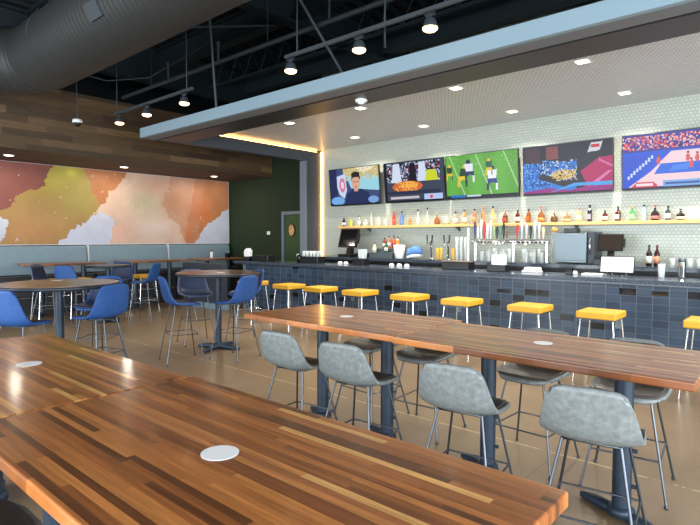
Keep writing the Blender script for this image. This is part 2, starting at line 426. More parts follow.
lay([(5.44, 2.28), (6.3, 3.3), (8.3, 3.3), (8.0, 1.2), (5.4, 1.2)], (226, 190, 164), 1.0, 0.12, 13)
blob(6.6, 2.4, 0.5, 0.4, (206, 192, 154), 0.9); blob(5.9, 1.7, 0.35, 0.25, (236, 176, 152), 0.8); blob(6.8, 1.8, 0.5, 0.3, (240, 214, 200), 0.9); blob(7.0, 2.9, 0.7, 0.25, (230, 164, 128), 0.7); blob(7.3, 1.6, 0.3, 0.2, (238, 196, 176), 0.7)
lay([(7.3, 3.3), (9.2, 3.3), (9.2, 2.45), (8.5, 2.08), (7.85, 1.3), (7.65, 1.5), (7.45, 1.85), (7.2, 2.1), (7.0, 2.5), (7.2, 2.9)], (206, 134, 86), 0.62, 0.35, 14)
lay([(8.0, 3.3), (9.2, 3.3), (9.2, 2.45), (8.5, 2.08), (7.85, 1.3), (7.65, 1.5), (7.7, 2.0), (7.9, 2.5)], (204, 120, 62), 0.6, 0.5, 18)
blob(8.2, 2.2, 0.4, 0.35, (212, 108, 40), 0.8); blob(7.4, 2.5, 0.4, 0.3, (200, 134, 90), 0.8); blob(8.7, 2.9, 0.5, 0.3, (222, 140, 84), 0.8); blob(7.75, 1.65, 0.15, 0.25, (222, 118, 44), 0.8)
lay([(5.46, 2.24), (5.82, 2.03), (5.66, 1.62), (5.6, 1.2), (4.45, 1.3), (4.8, 1.66)], (204, 210, 232), 1.0, 0.05, 15)
lay([(9.3, 2.56), (9.3, 1.2), (7.8, 1.2), (8.25, 1.8), (8.5, 2.0)], (206, 212, 232), 1.0, 0.05, 16)
sp = (vnoise(gy, gz, 6, 21) > 0.235) & (gy > 7.9) & (gz - 1.44 < (gy - 7.7) * 1.2 + 0.1); C[sp] = lin((214, 214, 226))
sp = (vnoise(gy, gz, 6, 22) > 0.17) & (gz < 1.56) & (gy < 5.0); C[sp] = lin((222, 220, 226))
lay([(3.0, 2.0), (3.52, 1.95), (3.55, 1.62), (3.3, 1.4), (3.0, 1.4)], (206, 212, 228), 1.0, 0.05, 17)
dr = np.abs((gz - 2.24) - (gy - 5.44) * 0.80 - 0.12 * vnoise(gy, gz, 3, 31)) < 0.035; dr &= (gy > 5.3) & (gy < 6.3) & (vnoise(gy, gz, 8, 32) > 0.0); C[dr] = lin((226, 196, 170))
for _ in range(60):
    cy, cz, rr = rng.uniform(3.4, 9), rng.uniform(1.5, 3.1), rng.uniform(0.008, 0.022)
    d = ((gy - cy) ** 2 + (gz - cz) ** 2) < rr ** 2; C[d] = C[d] * 0.5 + lin((240, 220, 180)) * 0.5
C = C * (1 + 0.28 * vnoise(gy, gz, 3.5, 51)[..., None]); C = C * 0.84 + C.mean(-1, keepdims=True) * 0.16; C *= 0.88
mural = thing('wall_mural', 'long abstract watercolour mural in orange, olive, cream and maroon above the booths', 'mural', (XL + 0.006, 0, 0))
PY, PZ = np.meshgrid(np.linspace(y0, y1, nx + 1), np.linspace(z0, z1, ny + 1))
painted_grid('canvas', np.stack([np.full_like(PY, 0.03), PY, PZ], -1), np.clip(C, 0, 1), M['canvas'], mural)
MB().box(0.0, 0.028, y0 - 0.01, y1 + 0.012, z0 - 0.012, z1 + 0.005).build('backing_frame', 'white', mural)

# low partition beside the bar end, green wall door, plates
S(MB().box(-11.3, -9.72, 6.85, 6.97, 0.12, 1.0), 'wall_partition', 'charcoal')
S(MB().box(-11.32, -9.70, 6.82, 7.0, 0, 0.12), 'baseboard_partition', 'fascia')
d = thing('door_1', '', 'x'); del d['label']; del d['category']; struct(d); d.location = (-9.75, YB, 0)
MB().box(-0.42, 0.42, -0.05, -0.005, 0.005, 2.16).build('door_panel', 'door_green', d, bevel=0.004)
MB().box(-0.50, -0.42, -0.09, -0.001, 0, 2.24).box(0.42, 0.50, -0.09, -0.001, 0, 2.24).box(-0.42, 0.42, -0.09, -0.001, 2.16, 2.24).build('door_frame', 'frame_grey', d)
MB().tube([(0.34, -0.06, 1.0), (0.34, -0.12, 1.0), (0.24, -0.12, 1.0)], 0.012).build('door_handle', 'steel', d)
sgn = thing('oval_door_plaque', 'oval gold plaque with dark rim hung on the green door', 'plaque', (-9.90, YB - 0.05, 1.77))
b = MB(); n = 32
b.prism([(0.125 * math.cos(2 * PI * q / n), 0.165 * math.sin(2 * PI * q / n)) for q in range(n)], -0.016, 0.0, 'y'); b.build('plaque_rim', 'black', sgn)
b = MB(); b.prism([(0.10 * math.cos(2 * PI * q / n), 0.138 * math.sin(2 * PI * q / n)) for q in range(n)], -0.022, -0.0165, 'y'); b.build('plaque_face', 'copper', sgn)
tag(MB().box(-10.90, -10.79, YB - 0.025, YB, 1.66, 1.75).build('thermostat', 'white', bevel=0.006), 'small white thermostat on the dark green wall', 'thermostat')

# ================================================================== OVERHEAD THINGS
dct = thing('spiral_duct', 'large grey spiral air duct hung under the open ceiling', 'duct', (0, 2.9, 4.14))
b = MB(); R = 0.455; rings = []; cl = []
xs = np.arange(XR - 0.3, -8.35, -0.03)
for q, x in enumerate(xs): cl.append((Vector((x, 0, 0)), Vector((-1, 0, 0)), R + (0.007 if q % 3 == 0 else 0.0)))
for q in range(1, 31):
    a = q / 30 * PI / 2; cl.append((Vector((-8.35 - 0.75 * math.sin(a), -0.75 + 0.75 * math.cos(a), 0)), Vector((-math.cos(a), -math.sin(a), 0)), R + (0.012 if q % 5 == 0 else 0)))
for q in range(1, 90): cl.append((Vector((-9.10, -0.75 - q * 0.06, 0)), Vector((0, -1, 0)), R + (0.007 if q % 2 == 0 else 0)))
n = 40; vs = []; fs = []
for p, dd, rr in cl:
    a = Vector((-dd.y, dd.x, 0)); c = Vector((0, 0, 1))
    for q in range(n): vs.append(p + (a * math.cos(2 * PI * q / n) + c * math.sin(2 * PI * q / n)) * rr)
for i in range(len(cl) - 1):
    for q in range(n): fs.append((i * n + q, i * n + (q + 1) % n, (i + 1) * n + (q + 1) % n, (i + 1) * n + q))
b.add(vs, fs, True); b.add([vs[q] for q in range(n)], [tuple(range(n))]); b.build('duct_body', 'duct', dct)
ang = math.radians(232)
pc = MB()
for du, wd, z in ((0.17, 0.11, 0.462),):
    g = []
    for ix in (-du, du):
        for t in (-0.25, 0.25): g.append((ix, t))
    A = [math.radians(a) for a in (196, 216)]
    v = [(-5.75 + sx, math.cos(a) * rr, math.sin(a) * rr) for sx in (-0.14, 0.14) for a in A for rr in (0.462, 0.485)]
    pc.add(v, [(0, 1, 3, 2), (4, 6, 7, 5), (0, 4, 5, 1), (2, 3, 7, 6), (1, 5, 7, 3), (0, 2, 6, 4)])
pc.build('access_panel', 'pipe', dct)
for x in (-7.6, -4.9, -2.2, 0.5):
    b = MB()
    b.tube([(x, 0.46 * math.cos(t), 0.46 * math.sin(t)) for t in np.linspace(0, PI, 17)], 0.012, 6)
    b.tube([(x, 0, 0.46), (x, 0, 1.36)], 0.008, 6); b.build('duct_hanger', 'pipe', dct)

pp = thing('sprinkler_pipe', 'long grey sprinkler pipe above the light tracks', 'pipe', (0, 5.15, 4.4))
MB().tube([(XL + 1.9, 0, 0), (XR - 0.2, 0, 0)], 0.035, 12).build('pipe_run', 'pipe', pp)
for x in (-8.9, -7.37, -4.9, -2.5):
    MB().tube([(x, 0, 0), (x, 0, 0.26)], 0.018, 8).tube([(x, 0, 0.26), (x, 0, 0.33)], 0.03, 8).build('sprinkler_head', 'steel', pp)
for x in (-9.6, -6.2, -3.2, 0.0):
    MB().tube([(x, 0.05, 0.03), (x, 0.05, 1.15)], 0.008, 6).build('hanger_rod', 'pipe', pp)
for (a, c, dz, t) in (((-8.2, 4.5, 4.97), (-6.8, 5.9, 5.06), 0, 'grey diagonal brace above the left light track'), ((-5.2, 4.6, 4.96), (-4.95, 5.6, 3.7), 0, 'slanting grey brace rod above the canopy edge'), ((-6.95, 4.7, 4.98), (-7.20, 5.0, 3.51), 0, 'slanting grey brace tied behind the left end of the canopy')):
    tag(MB().tube([a, c], 0.022, 8).build('brace_rod', 'pipe'), t, 'brace', 'ceiling braces')

def track(x0, x1, lamps, rods, lab, ord_):
    t = thing('lighting_track', lab, 'light track', (0, 4.25, 3.68), 0, 'lighting tracks')
    MB().box(x0, x1, -0.02, 0.02, -0.018, 0.018).build('rail', 'pipe', t, bevel=0.003)
    for x in rods: MB().tube([(x, 0, 0.018), (x, 0, 1.87)], 0.009, 6).build('hanger_rod', 'pipe', t)
    for x, lb in zip(lamps, ord_):
        l = thing('track_spotlight', lb, 'spotlight', (x, 4.25, 3.66), 0, 'track spotlights')
        MB().box(-0.05, 0.05, -0.02, 0.02, -0.035, 0.0).tube([(0, 0, -0.03), (0, 0, -0.09)], 0.01, 8).build('track_adapter', 'wire', l)
        MB().lathe([(0.03, -0.06), (0.05, -0.075), (0.066, -0.125), (0.074, -0.14), (0.074, -0.15)], 20).build('lamp_head', 'pipe', l)
        MB().lathe([(0.070, -0.151), (0.068, -0.165), (0.05, -0.178), (0.004, -0.184)], 20).build('lamp_lens', 'ledlamp', l)
        li = bpy.data.lights.new('spot', 'SPOT'); li.energy = 30; li.color = (1, 0.82, 0.6); li.spot_size = 1.3; li.shadow_soft_size = 0.05
        lo = bpy.data.objects.new('spot_light', li); COL.objects.link(lo); lo.location = (x, 4.25, 3.45)
    return t
track(-4.75, -2.35, (-4.66, -3.62, -2.76), (-4.55, -2.6), 'right-hand lighting track hung before the bar canopy', ('lit track spotlight at the left end of the right-hand track', 'lit track spotlight in the middle of the right-hand track', 'lit track spotlight at the right end of the right-hand track'))
track(-9.1, -6.7, (-8.92, -8.0, -6.92), (-9.0, -6.85), 'left-hand lighting track before the wood plank soffit', ('lit track spotlight at the left end of the left-hand track', 'lit track spotlight in the middle of the left-hand track', 'lit track spotlight at the right end of the left-hand track'))
b = MB(); b.tube([(-2.52, 4.25, 4.3), (-2.5, 4.25, 3.95), (-2.44, 4.25, 3.80), (-2.33, 4.25, 3.74), (-2.24, 4.25, 3.80)], 0.010, 8); tag(b.build('conduit_whip', 'steel'), 'curled silver conduit at the right end of the light track', 'cable')
b = MB(); b.tube([(-3.42, 4.4, 4.9), (-3.40, 4.4, 4.2), (-3.42, 4.42, 3.7), (-3.40, 4.4, 3.52)], 0.011, 8); tag(b.build('conduit_whip', 'steel'), 'long silver conduit hanging between the middle and right spotlights', 'cable')
b = MB(); b.tube([(-10.3, 3.9, 4.6), (-9.9, 4.5, 4.45), (-9.3, 5.0, 4.5), (-8.2, 5.6, 5.06)], 0.012, 8); tag(b.build('conduit_whip', 'pipe'), 'pale slack cable hung in the open ceiling near the plank soffit', 'cable')
for x, y, lb in ((-10.0, 4.0, 'white dome camera hung in front of the wood planks'),):
    c = thing('dome_camera', lb, 'security camera', (x, y, 3.68))
    MB().lathe([(0.075, 0.0), (0.085, -0.03), (0.08, -0.06)], 20).build('housing', 'white', c)
    MB().lathe([(0.07, -0.061), (0.06, -0.095), (0.03, -0.12), (0.004, -0.128)], 20).build('dome', 'black', c)
    MB().tube([(0, 0, 0.0), (0, 0, 1.88)], 0.01, 8).build('drop_rod', 'pipe', c)
c = thing('smoke_detector', 'round white smoke detector under the canopy edge', 'smoke detector', (-4.46, 5.28, 3.344))
MB().lathe([(0.075, 0.0), (0.08, -0.02), (0.07, -0.035)], 20).build('housing', 'white', c); MB().lathe([(0.045, -0.0355), (0.04, -0.055), (0.01, -0.062)], 16).build('sensor', 'white', c)
names = {6.55: 'front', 8.35: 'rear'}; cols = {-0.45: 'first', -2.15: 'second', -3.83: 'third', -5.55: 'fourth', -7.22: 'fifth'}
for y in names:
    for x in cols:
        c = thing('recessed_downlight', 'square recessed downlight over the bar, %s row, %s from the right' % (names[y], cols[x]), 'downlight', (x, y, 3.64), 0, 'downlights in the bar ceiling')
        MB().box(-0.085, 0.085, -0.085, 0.085, -0.006, 0.0).build('trim_plate', 'white', c)
        MB().box(-0.062, 0.062, -0.062, 0.062, -0.010, -0.0065).build('lamp_lens', 'downlight', c)
        li = bpy.data.lights.new('down', 'AREA'); li.shape = 'DISK'; li.size = 0.12; li.energy = 26; li.color = (1, 0.90, 0.76); li.spread = 2.3
        lo = bpy.data.objects.new('down_light', li); COL.objects.link(lo); lo.location = (x, y, 3.62)
for y, t in ((3.4, 'left-hand'), (5.65, 'middle'), (8.0, 'right-hand')):
    c = thing('recessed_downlight', 'round downlight in the wood soffit over the booths, the %s one' % t, 'downlight', (-11.68, y, 3.15), 0, 'downlights in the wood soffit')
    MB().lathe([(0.10, 0.0), (0.10, -0.008)], 24).build('trim_plate', 'white', c); MB().lathe([(0.075, -0.0085), (0.07, -0.012)], 24).build('lamp_lens', 'downlight', c)
    li = bpy.data.lights.new('down', 'AREA'); li.shape = 'DISK'; li.size = 0.15; li.energy = 14; li.color = (1, 0.86, 0.7)
    lo = bpy.data.objects.new('down_light', li); COL.objects.link(lo); lo.location = (-11.68, y, 3.13)

# ================================================================== BOOTHS
for q, (a, c, lb) in enumerate(((1.05, 3.12, 'grey booth bench running out of the left edge'), (3.14, 5.11, 'grey booth bench under the olive part of the mural'), (5.13, 7.08, 'grey booth bench under the cream part of the mural'), (7.10, 8.98, 'grey booth bench in the corner by the green wall'))):
    t = thing('booth_bench', lb, 'booth bench', (-12.5, a, 0), 0, 'booth benches under the mural')
    Ln = c - a
    MB().prism([(0.0, 0.80), (0.17, 0.80), (0.10, 1.40), (0.0, 1.40)], 0.012, Ln - 0.012, 'y').build('back_cushion', 'booth', t, bevel=0.02)
    MB().box(0.0, 0.50, 0.0, Ln, 0.0, 0.66).build('plinth', 'booth_dark', t)
    MB().box(0.02, 0.54, 0.01, Ln - 0.01, 0.665, 0.79).build('seat_cushion', 'booth_dark', t, bevel=0.03)
    MB().box(0.0, 0.115, -0.008, 0.008, 0.80, 1.41).build('edge_trim', 'white', t)
for a, c, lb in ((3.25, 4.95, 'bright metal footrail below the left booth table'), (5.2, 7.0, 'bright metal footrail beside the mustard stool')):
    t = thing('foot_rail', lb, 'footrail', (-11.93, 0, 0), 0, 'footrails along the booths')
    MB().tube([(0, a, 0.36), (0, c, 0.36)], 0.022, 10).build('rail', 'chrome', t)
    for yy in (a + 0.15, c - 0.15): MB().tube([(0, yy, 0.36), (0, yy, 0.0)], 0.016, 8).build('post', 'iron', t)

# ================================================================== TABLES
def pedestal(t, h, r=0.042, arm=0.34, rot=0.35):
    MB().tube([(0, 0, 0.05), (0, 0, h - 0.012)], r, 20).build('pole', 'iron', t)
    b = MB()
    for q in range(4):
        a = rot + q * PI / 2; ca, sa = math.cos(a), math.sin(a)
        b.tube([(0.02 * ca, 0.02 * sa, 0.045), (arm * 0.6 * ca, arm * 0.6 * sa, 0.032), (arm * ca, arm * sa, 0.022)], [0.04, 0.032, 0.022], 10)
    b.lathe([(0.075, 0.03), (0.07, 0.065), (0.05, 0.08)], 20); b.build('cross_base', 'iron', t)
    MB().box(-0.15, 0.15, -0.15, 0.15, h - 0.012, h - 0.001).build('mounting_plate', 'iron', t)
def pedestal_at(t, x, y, h):
    MB().tube([(x, y, 0.05), (x, y, h - 0.012)], 0.050, 24).build('pole', 'iron', t)
    b = MB()
    for q in range(2):
        a = -0.42 + q * PI; ca, sa = math.cos(a), math.sin(a)
        b.tube([(x + 0.02 * ca, y + 0.02 * sa, 0.035), (x + 0.16 * ca, y + 0.16 * sa, 0.030), (x + 0.27 * ca, y + 0.27 * sa, 0.024)], [0.034, 0.034, 0.020], 10)
    b.lathe([(0.075, 0.03), (0.07, 0.065), (0.05, 0.08)], 20, (x, y, 0)); b.build('cross_base', 'iron', t)
    for z in (0.52, 0.40, 0.2): MB().tube([(x, y - 0.052 if z > 0.45 else y, z), (x + (0.0 if z > 0.45 else 0.075), y, z)], 0.012, 8).build('levelling_knob', 'iron', t) if z < 0.45 else None
    MB().box(x - 0.06, x + 0.06, y - 0.3, y + 0.3, h - 0.012, h - 0.001).build('support_bar', 'iron', t)
def long_table(lb, x0, x1, ya, yb, poles, rz=0.0):
    cx, cy = (x0 + x1) / 2, (ya + yb) / 2
    t = thing('long_table', lb, 'table', (cx, cy, 0), rz, 'butcher block tables')
    hx, hy = (x1 - x0) / 2, (yb - ya) / 2
    MB().box(-hx, hx, -hy, hy, 0.865, 0.91).build('tabletop', 'butcher', t, bevel=0.008, seg=3)
    for p in poles: pedestal_at(t, p[0] - cx, p[1] - cy, 0.865)
    return t
long_table('large glossy butcher block table filling the foreground', -2.236, -0.472, 0.488, 1.405, [(-1.85, 0.95), (-0.95, 0.95)])
long_table('butcher block table at the left edge, joined to the foreground one', -4.00, -2.242, 0.455, 1.375, [(-3.6, 0.92), (-2.65, 0.92)])
long_table('left one of the two middle tables, before the round table', -3.77, -2.142, 2.875, 3.80, [(-3.19, 3.27), (-2.47, 3.24)])
long_table('right one of the two middle tables, running to the right edge', -2.136, -0.405, 2.850, 3.705, [(-1.62, 3.23), (-0.79, 3.20)])
def sticker(x, y, z, r, lb):
    tag(MB().lathe([(r, 0.0), (r, 0.0012)], 40, smooth=False).build('round_sticker', 'paper', loc=(x, y, z + 0.0006)), lb, 'sticker', 'round table stickers')
sticker(-1.364, 0.945, 0.91, 0.058, 'round white sticker on the large foreground table')
sticker(-3.09, 0.966, 0.91, 0.060, 'round white sticker on the table at the left edge')
sticker(-1.293, 3.315, 0.91, 0.058, 'round white sticker on the right middle table')
sticker(-2.98, 3.34, 0.91, 0.058, 'round white sticker on the left middle table')
sticker(-6.45, 2.32, 1.09, 0.06, 'round white sticker on the round table at the far left')
sticker(-6.25, 4.38, 1.09, 0.06, 'round white sticker on the round table in the middle')
def round_table(lb, x, y, r, h, m):
    t = thing('round_table', lb, 'table', (x, y, 0), 0, 'round pedestal tables')
    MB().lathe([(r - 0.004, h - 0.006), (r - 0.004, h)], 64, smooth=False).build('tabletop', m, t)
    MB().lathe([(r - 0.02, h - 0.045), (r, h - 0.04), (r, h - 0.003), (r - 0.006, h - 0.001)], 64).build('edge_band', 'rim', t) if False else MB().lathe([(r - 0.02, h - 0.045), (r, h - 0.04), (r, h - 0.007)], 64).build('edge_band', 'rim', t)
    pedestal(t, h - 0.045, arm=0.34 if r > 0.5 else 0.24); return t
round_table('round dark table at the far left with blue stools', -6.12, 2.22, 0.60, 1.09, 'butcher_dark')
round_table('round dark table in the middle distance between blue stools', -6.38, 4.42, 0.57, 1.09, 'butcher_dark')
round_table('small round grey table by the booths behind the blue stools', -9.95, 4.47, 0.38, 1.07, 'rim')
def booth_table(lb, x0, x1, ya, yb):
    cx, cy = (x0 + x1) / 2, (ya + yb) / 2
    t = thing('booth_table', lb, 'table', (cx, cy, 0), 0, 'high tables along the booths')
    MB().box(x0 - cx, x1 - cx, ya - cy, yb - cy, 1.02, 1.06).build('tabletop', 'booth_wood', t, bevel=0.004)
    for yy in (ya + 0.3, yb - 0.3): pedestal_at(t, 0, yy - cy, 1.02)
booth_table('high wooden booth table furthest left below the mural', -12.05, -11.25, 3.60, 5.02)
booth_table('high wooden booth table in the middle, behind the mustard stool', -12.05, -11.25, 5.55, 7.00)
booth_table('high wooden booth table nearest the green wall', -12.05, -11.25, 7.45, 8.70)
c = thing('condiment_bottle', 'white and red condiment bottle on the booth table nearest the green wall', 'bottle', (-11.75, 7.95, 1.06))
MB().lathe([(0.035, 0), (0.038, 0.02), (0.036, 0.14), (0.02, 0.16)], 14).build('body', 'white', c); MB().lathe([(0.02, 0.161), (0.016, 0.20), (0.006, 0.22)], 12).build('cap', colmat(190, 50, 40), c)
tag(MB().box(-0.05, 0.05, -0.05, 0.05, 0, 0.12).build('menu_caddy', 'black', loc=(-11.62, 8.35, 1.061), bevel=0.004), 'small black caddy on the booth table nearest the green wall', 'caddy')

# ================================================================== STOOLS
def cr(pts, n):
    P = np.array(pts, float); P = np.vstack([2 * P[0] - P[1], P, 2 * P[-1] - P[-2]]); out = []
    for t in np.linspace(0, len(pts) - 1 - 1e-6, n):
        i = int(t); x = t - i; p0, p1, p2, p3 = P[i:i + 4]
        out.append(0.5 * (2 * p1 + (p2 - p0) * x + (2 * p0 - 5 * p1 + 4 * p2 - p3) * x * x + (3 * p1 - p0 - 3 * p2 + p3) * x ** 3))
    return np.array(out)
CEN = [(0.235, -0.020), (0.11, 0.0), (0.0, -0.006), (-0.10, 0.0), (-0.165, 0.03), (-0.195, 0.10), (-0.215, 0.19), (-0.235, 0.285)]
EDG = [(0.225, -0.014), (0.130, 0.006), (0.025, 0.012), (-0.075, 0.022), (-0.130, 0.052), (-0.162, 0.110), (-0.190, 0.190), (-0.226, 0.281)]
HWD = [0.185, 0.208, 0.216, 0.218, 0.214, 0.202, 0.184, 0.163]
def shell(nv, nu, u0, u1, va, vb, off, wscale=1.0, tall=1.0):
    tc = cr([(a, c * (tall if c > 0.05 else 1)) for a, c in CEN], 60); te = cr([(a, c * (tall if c > 0.05 else 1)) for a, c in EDG], 60); hw = cr([(h, 0) for h in HWD], 60)[:, 0]
    P = np.zeros((nv, nu, 3))
    for i, v in enumerate(np.linspace(va, vb, nv)):
        q = v * 59; i0 = min(int(q), 58); fr = q - i0
        L = lambda A: A[i0] * (1 - fr) + A[i0 + 1] * fr
        c, e, h = L(tc), L(te), L(hw) * wscale
        for j, uu in enumerate(np.sin(np.linspace(-PI / 2, PI / 2, nu)) * u1):
            w_ = abs(uu) ** 3.0; y, z = c * (1 - w_) + e * w_
            if v > 0.88: z -= 0.022 * ((v - 0.88) / 0.12) ** 2 * abs(uu) ** 6
            if v < 0.12: y -= 0.05 * (1 - v / 0.12) * abs(uu) ** 4
            P[i, j] = (uu * h, y, z)
    if off:
        du = np.gradient(P, axis=1); dv = np.gradient(P, axis=0); nn = np.cross(du, dv); nn /= np.linalg.norm(nn, axis=2, keepdims=True) + 1e-9
        if nn[nv // 4, nu // 2, 2] < 0: nn = -nn
        P = P + nn * off
    return P
def slab(name, P0, P1, m, parent):
    """closed solid between two point grids"""
    nv, nu = P0.shape[:2]; b = MB(); N_ = nv * nu
    vs = [tuple(p) for p in P0.reshape(-1, 3)] + [tuple(p) for p in P1.reshape(-1, 3)]
    I = lambda i, j, s=0: s * N_ + i * nu + j; fs = []
    for i in range(nv - 1):
        for j in range(nu - 1):
            fs.append((I(i, j), I(i, j + 1), I(i + 1, j + 1), I(i + 1, j))); fs.append((I(i, j, 1), I(i + 1, j, 1), I(i + 1, j + 1, 1), I(i, j + 1, 1)))
    for i in range(nv - 1):
        for j in (0, nu - 1): fs.append((I(i, j), I(i + 1, j), I(i + 1, j, 1), I(i, j, 1)))
    for j in range(nu - 1):
        for i in (0, nv - 1): fs.append((I(i, j), I(i, j + 1), I(i, j + 1, 1), I(i, j, 1)))
    b.add(vs, fs, True); return b.build(name, m, parent)
def bucket_stool(lb, h, m_out, m_in, wire, ring_z, splay, tall=1.0, group=None, wscale=1.0):
    t = thing('bucket_stool', lb, 'stool', group=group)
    P0 = shell(26, 19, -1, 1, 0, 1, 0, wscale, tall); P1 = shell(26, 19, -1, 1, 0, 1, -0.024, wscale, tall)
    up = lambda P: P + np.array([0, 0, h])
    slab('shell', up(P0), up(P1), m_out, t)
    Q0 = shell(24, 15, -0.90, 0.90, 0.03, 0.96, 0.002, wscale, tall); Q1 = shell(24, 15, -0.90, 0.90, 0.03, 0.96, 0.010, wscale, tall)
    slab('seat_pad', up(Q0), up(Q1), m_in, t)
    zt = h - 0.028
    tops = [(-0.13, 0.13), (0.13, 0.13), (0.13, -0.10), (-0.13, -0.10)]; s2 = splay
    feet = [(-s2, s2), (s2, s2), (s2, -s2), (-s2, -s2)]
    for (a, b_), (c, d_) in zip(tops, feet):
        MB().tube([(a, b_, zt), (c, d_, 0.012)], 0.0075, 8).lathe([(0.012, 0.0), (0.012, 0.014)], 10, (c, d_, 0)).build('leg', wire, t)
    b = MB(); b.tube([(-0.13, 0.13, zt), (0.13, 0.13, zt), (0.13, -0.10, zt), (-0.13, -0.10, zt), (-0.13, 0.12, zt)], 0.007, 8); b.build('seat_frame', wire, t)
    fr = (zt - ring_z) / (zt - 0.012)
    rp = [(a + (c - a) * fr, b_ + (d_ - b_) * fr, ring_z) for (a, b_), (c, d_) in zip(tops, feet)]
    b = MB()
    for q in range(4): b.tube([rp[q], rp[(q + 1) % 4]], 0.006, 8)
    b.build('footrest', wire, t)
    return t
gs = bucket_stool('', 0.63, 'leather', 'leather_in', 'wire', 0.25, 0.235, 0.95, 'grey stools at the middle tables')
GREY = [  # x, y, rz (0 = facing the bar), label
    (-0.80, 2.72, 0.14, 'grey bucket stool nearest the right edge, back to the viewer'),
    (-1.49, 2.70, 0.13, 'grey bucket stool second from the right, back to the viewer'),
    (-2.31, 2.73, 0.10, 'grey bucket stool left of the second pedestal, back to the viewer'),
    (-2.93, 2.74, 0.08, 'leftmost grey bucket stool with its back to the viewer'),
    (-0.88, 3.70, PI + 0.1, 'grey bucket stool behind the right table, mostly hidden by the front stool'),
    (-1.50, 3.68, PI - 0.05, 'grey bucket stool on the bar side, between the two right pedestals'),
    (-2.40, 3.68, PI + 0.05, 'grey bucket stool on the bar side, just right of the second pedestal'),
    (-2.98, 3.68, PI - 0.1, 'grey bucket stool on the bar side of the left middle table'),
    (-2.02, 0.40, 0.0, 'grey bucket stool under the near side of the foreground table, lower left corner'),
    (-2.66, 0.40, 0.0, 'grey bucket stool mostly cut off by the left edge, below the joined tables'),
]
def place(proto, rows, group):
    for q, (x, y, rz, lb) in enumerate(rows):
        if q == 0:
            proto.location = (x, y, 0); proto.rotation_euler = (0, 0, rz); proto['label'] = lb; proto['group'] = group
        else: dup(proto, (x, y, 0), rz, lb, group)
place(gs, GREY, 'grey stools at the butcher block tables')
bs = bucket_stool('', 0.75, 'blue', 'blue_in', 'wire', 0.36, 0.23, 1.2, '', 1.05)
def face(dx, dy): return math.atan2(dy, dx) - PI / 2
BLUE = [
    (-5.80, 1.75, face(-0.45, 0.88), 'blue bucket stool at the left edge, seen from behind'),
    (-5.72, 2.47, face(-1.0, -0.3), 'blue bucket stool right of the far left round table, seat turned left'),
    (-6.62, 2.85, face(0.6, -0.8), 'blue bucket stool half hidden behind the far left round table'),
    (-6.10, 3.66, face(0.3, 0.95), 'blue bucket stool left of the middle round table, seat turned right'),
    (-5.72, 4.22, face(-1.0, -0.25), 'blue bucket stool right of the middle round table, nearest the bar'),
    (-6.55, 5.02, face(-0.3, -0.95), 'blue bucket stool behind the middle round table on its right'),
    (-9.98, 3.86, face(-0.5, 0.85), 'blue bucket stool in front of the small round table'),
    (-9.62, 5.02, face(-0.8, -0.6), 'blue bucket stool right of the small round table, in profile'),
    (-10.55, 4.95, face(0.7, -0.7), 'blue bucket stool behind the small round table'),
]
place(bs, BLUE, 'blue stools at the round tables')
sl = bucket_stool('', 0.75, 'slate', 'blue_in', 'wire', 0.36, 0.23, 1.2, '', 1.05)
place(sl, [(-7.0, 4.45, face(0.95, -0.3), 'slate blue bucket stool facing out from behind the middle round table'), (-10.55, 3.66, face(0.75, 0.66), 'slate blue stool in profile at the left booth table')], 'slate stools')

def square_stool():
    t = thing('square_stool', '', 'stool')
    MB().box(-0.205, 0.205, -0.205, 0.205, 0.705, 0.78).build('cushion', 'yellow', t, bevel=0.014, seg=3)
    MB().box(-0.18, 0.18, -0.18, 0.18, 0.69, 0.704).build('seat_frame', 'wire', t)
    for sx in (-1, 1):
        for sy in (-1, 1):
            MB().tube([(0.165 * sx, 0.165 * sy, 0.69), (0.22 * sx, 0.22 * sy, 0.004)], 0.0085, 8).build('leg', 'chrome', t)
    b = MB(); z = 0.24; s_ = 0.165 + 0.055 * (0.69 - z) / 0.686; q = [(-s_, -s_, z), (s_, -s_, z), (s_, s_, z), (-s_, s_, z)]
    for i in range(4): b.tube([q[i], q[(i + 1) % 4]], 0.007, 8)
    b.build('footrest', 'chrome', t); return t
ys = square_stool()
xs = [-0.77, -1.78, -2.58, -3.50, -4.33, -5.25, -6.10, -6.86, -7.85]
ordn = ['first', 'second', 'third', 'fourth', 'fifth', 'sixth', 'seventh', 'eighth', 'ninth']
place(ys, [(x, 6.2, 0.0, 'mustard square bar stool, %s from the right along the bar' % o_) for x, o_ in zip(xs, ordn)], 'mustard stools along the bar')
dup(ys, (-11.05, 5.75, 0), 0.0, 'mustard square stool at the middle booth table', 'mustard stools at the booths')
dup(ys, (-11.08, 3.80, 0), 0.0, 'mustard square stool under the left booth table, the nearer one', 'mustard stools at the booths')
dup(ys, (-11.02, 4.34, 0), 0.0, 'mustard square stool under the left booth table, the farther one', 'mustard stools at the booths')

# ================================================================== BAR
bar = thing('bar_counter', 'long tiled bar counter with a speckled granite top', 'bar counter', (0, 7.35, 0))
MB().box(-9.6, 1.9, 0.0, 0.06, 0.0, 1.015).build('tiled_front', 'bartile', bar)
MB().box(-9.6, 1.9, 0.062, 0.5, 0.0, 1.015).build('counter_body', 'charcoal', bar)
MB().box(-9.75, 2.0, -0.20, 0.58, 1.021, 1.07).build('granite_top', 'granite', bar, bevel=0.006)
MB().box(-9.7, 2.0, -0.19, -0.16, 1.004, 1.020).build('metal_edge_strip', 'wire', bar)
MB().box(-9.62, -9.54, -0.03, -0.001, 0, 1.0).build('corner_trim', 'frame_grey', bar)
for x in (-1.9, -4.2, -6.4):
    t = MB().box(x - 0.04, x + 0.04, -0.008, -0.001, 0.42, 0.54).build('outlet_plate', 'steel', bar)
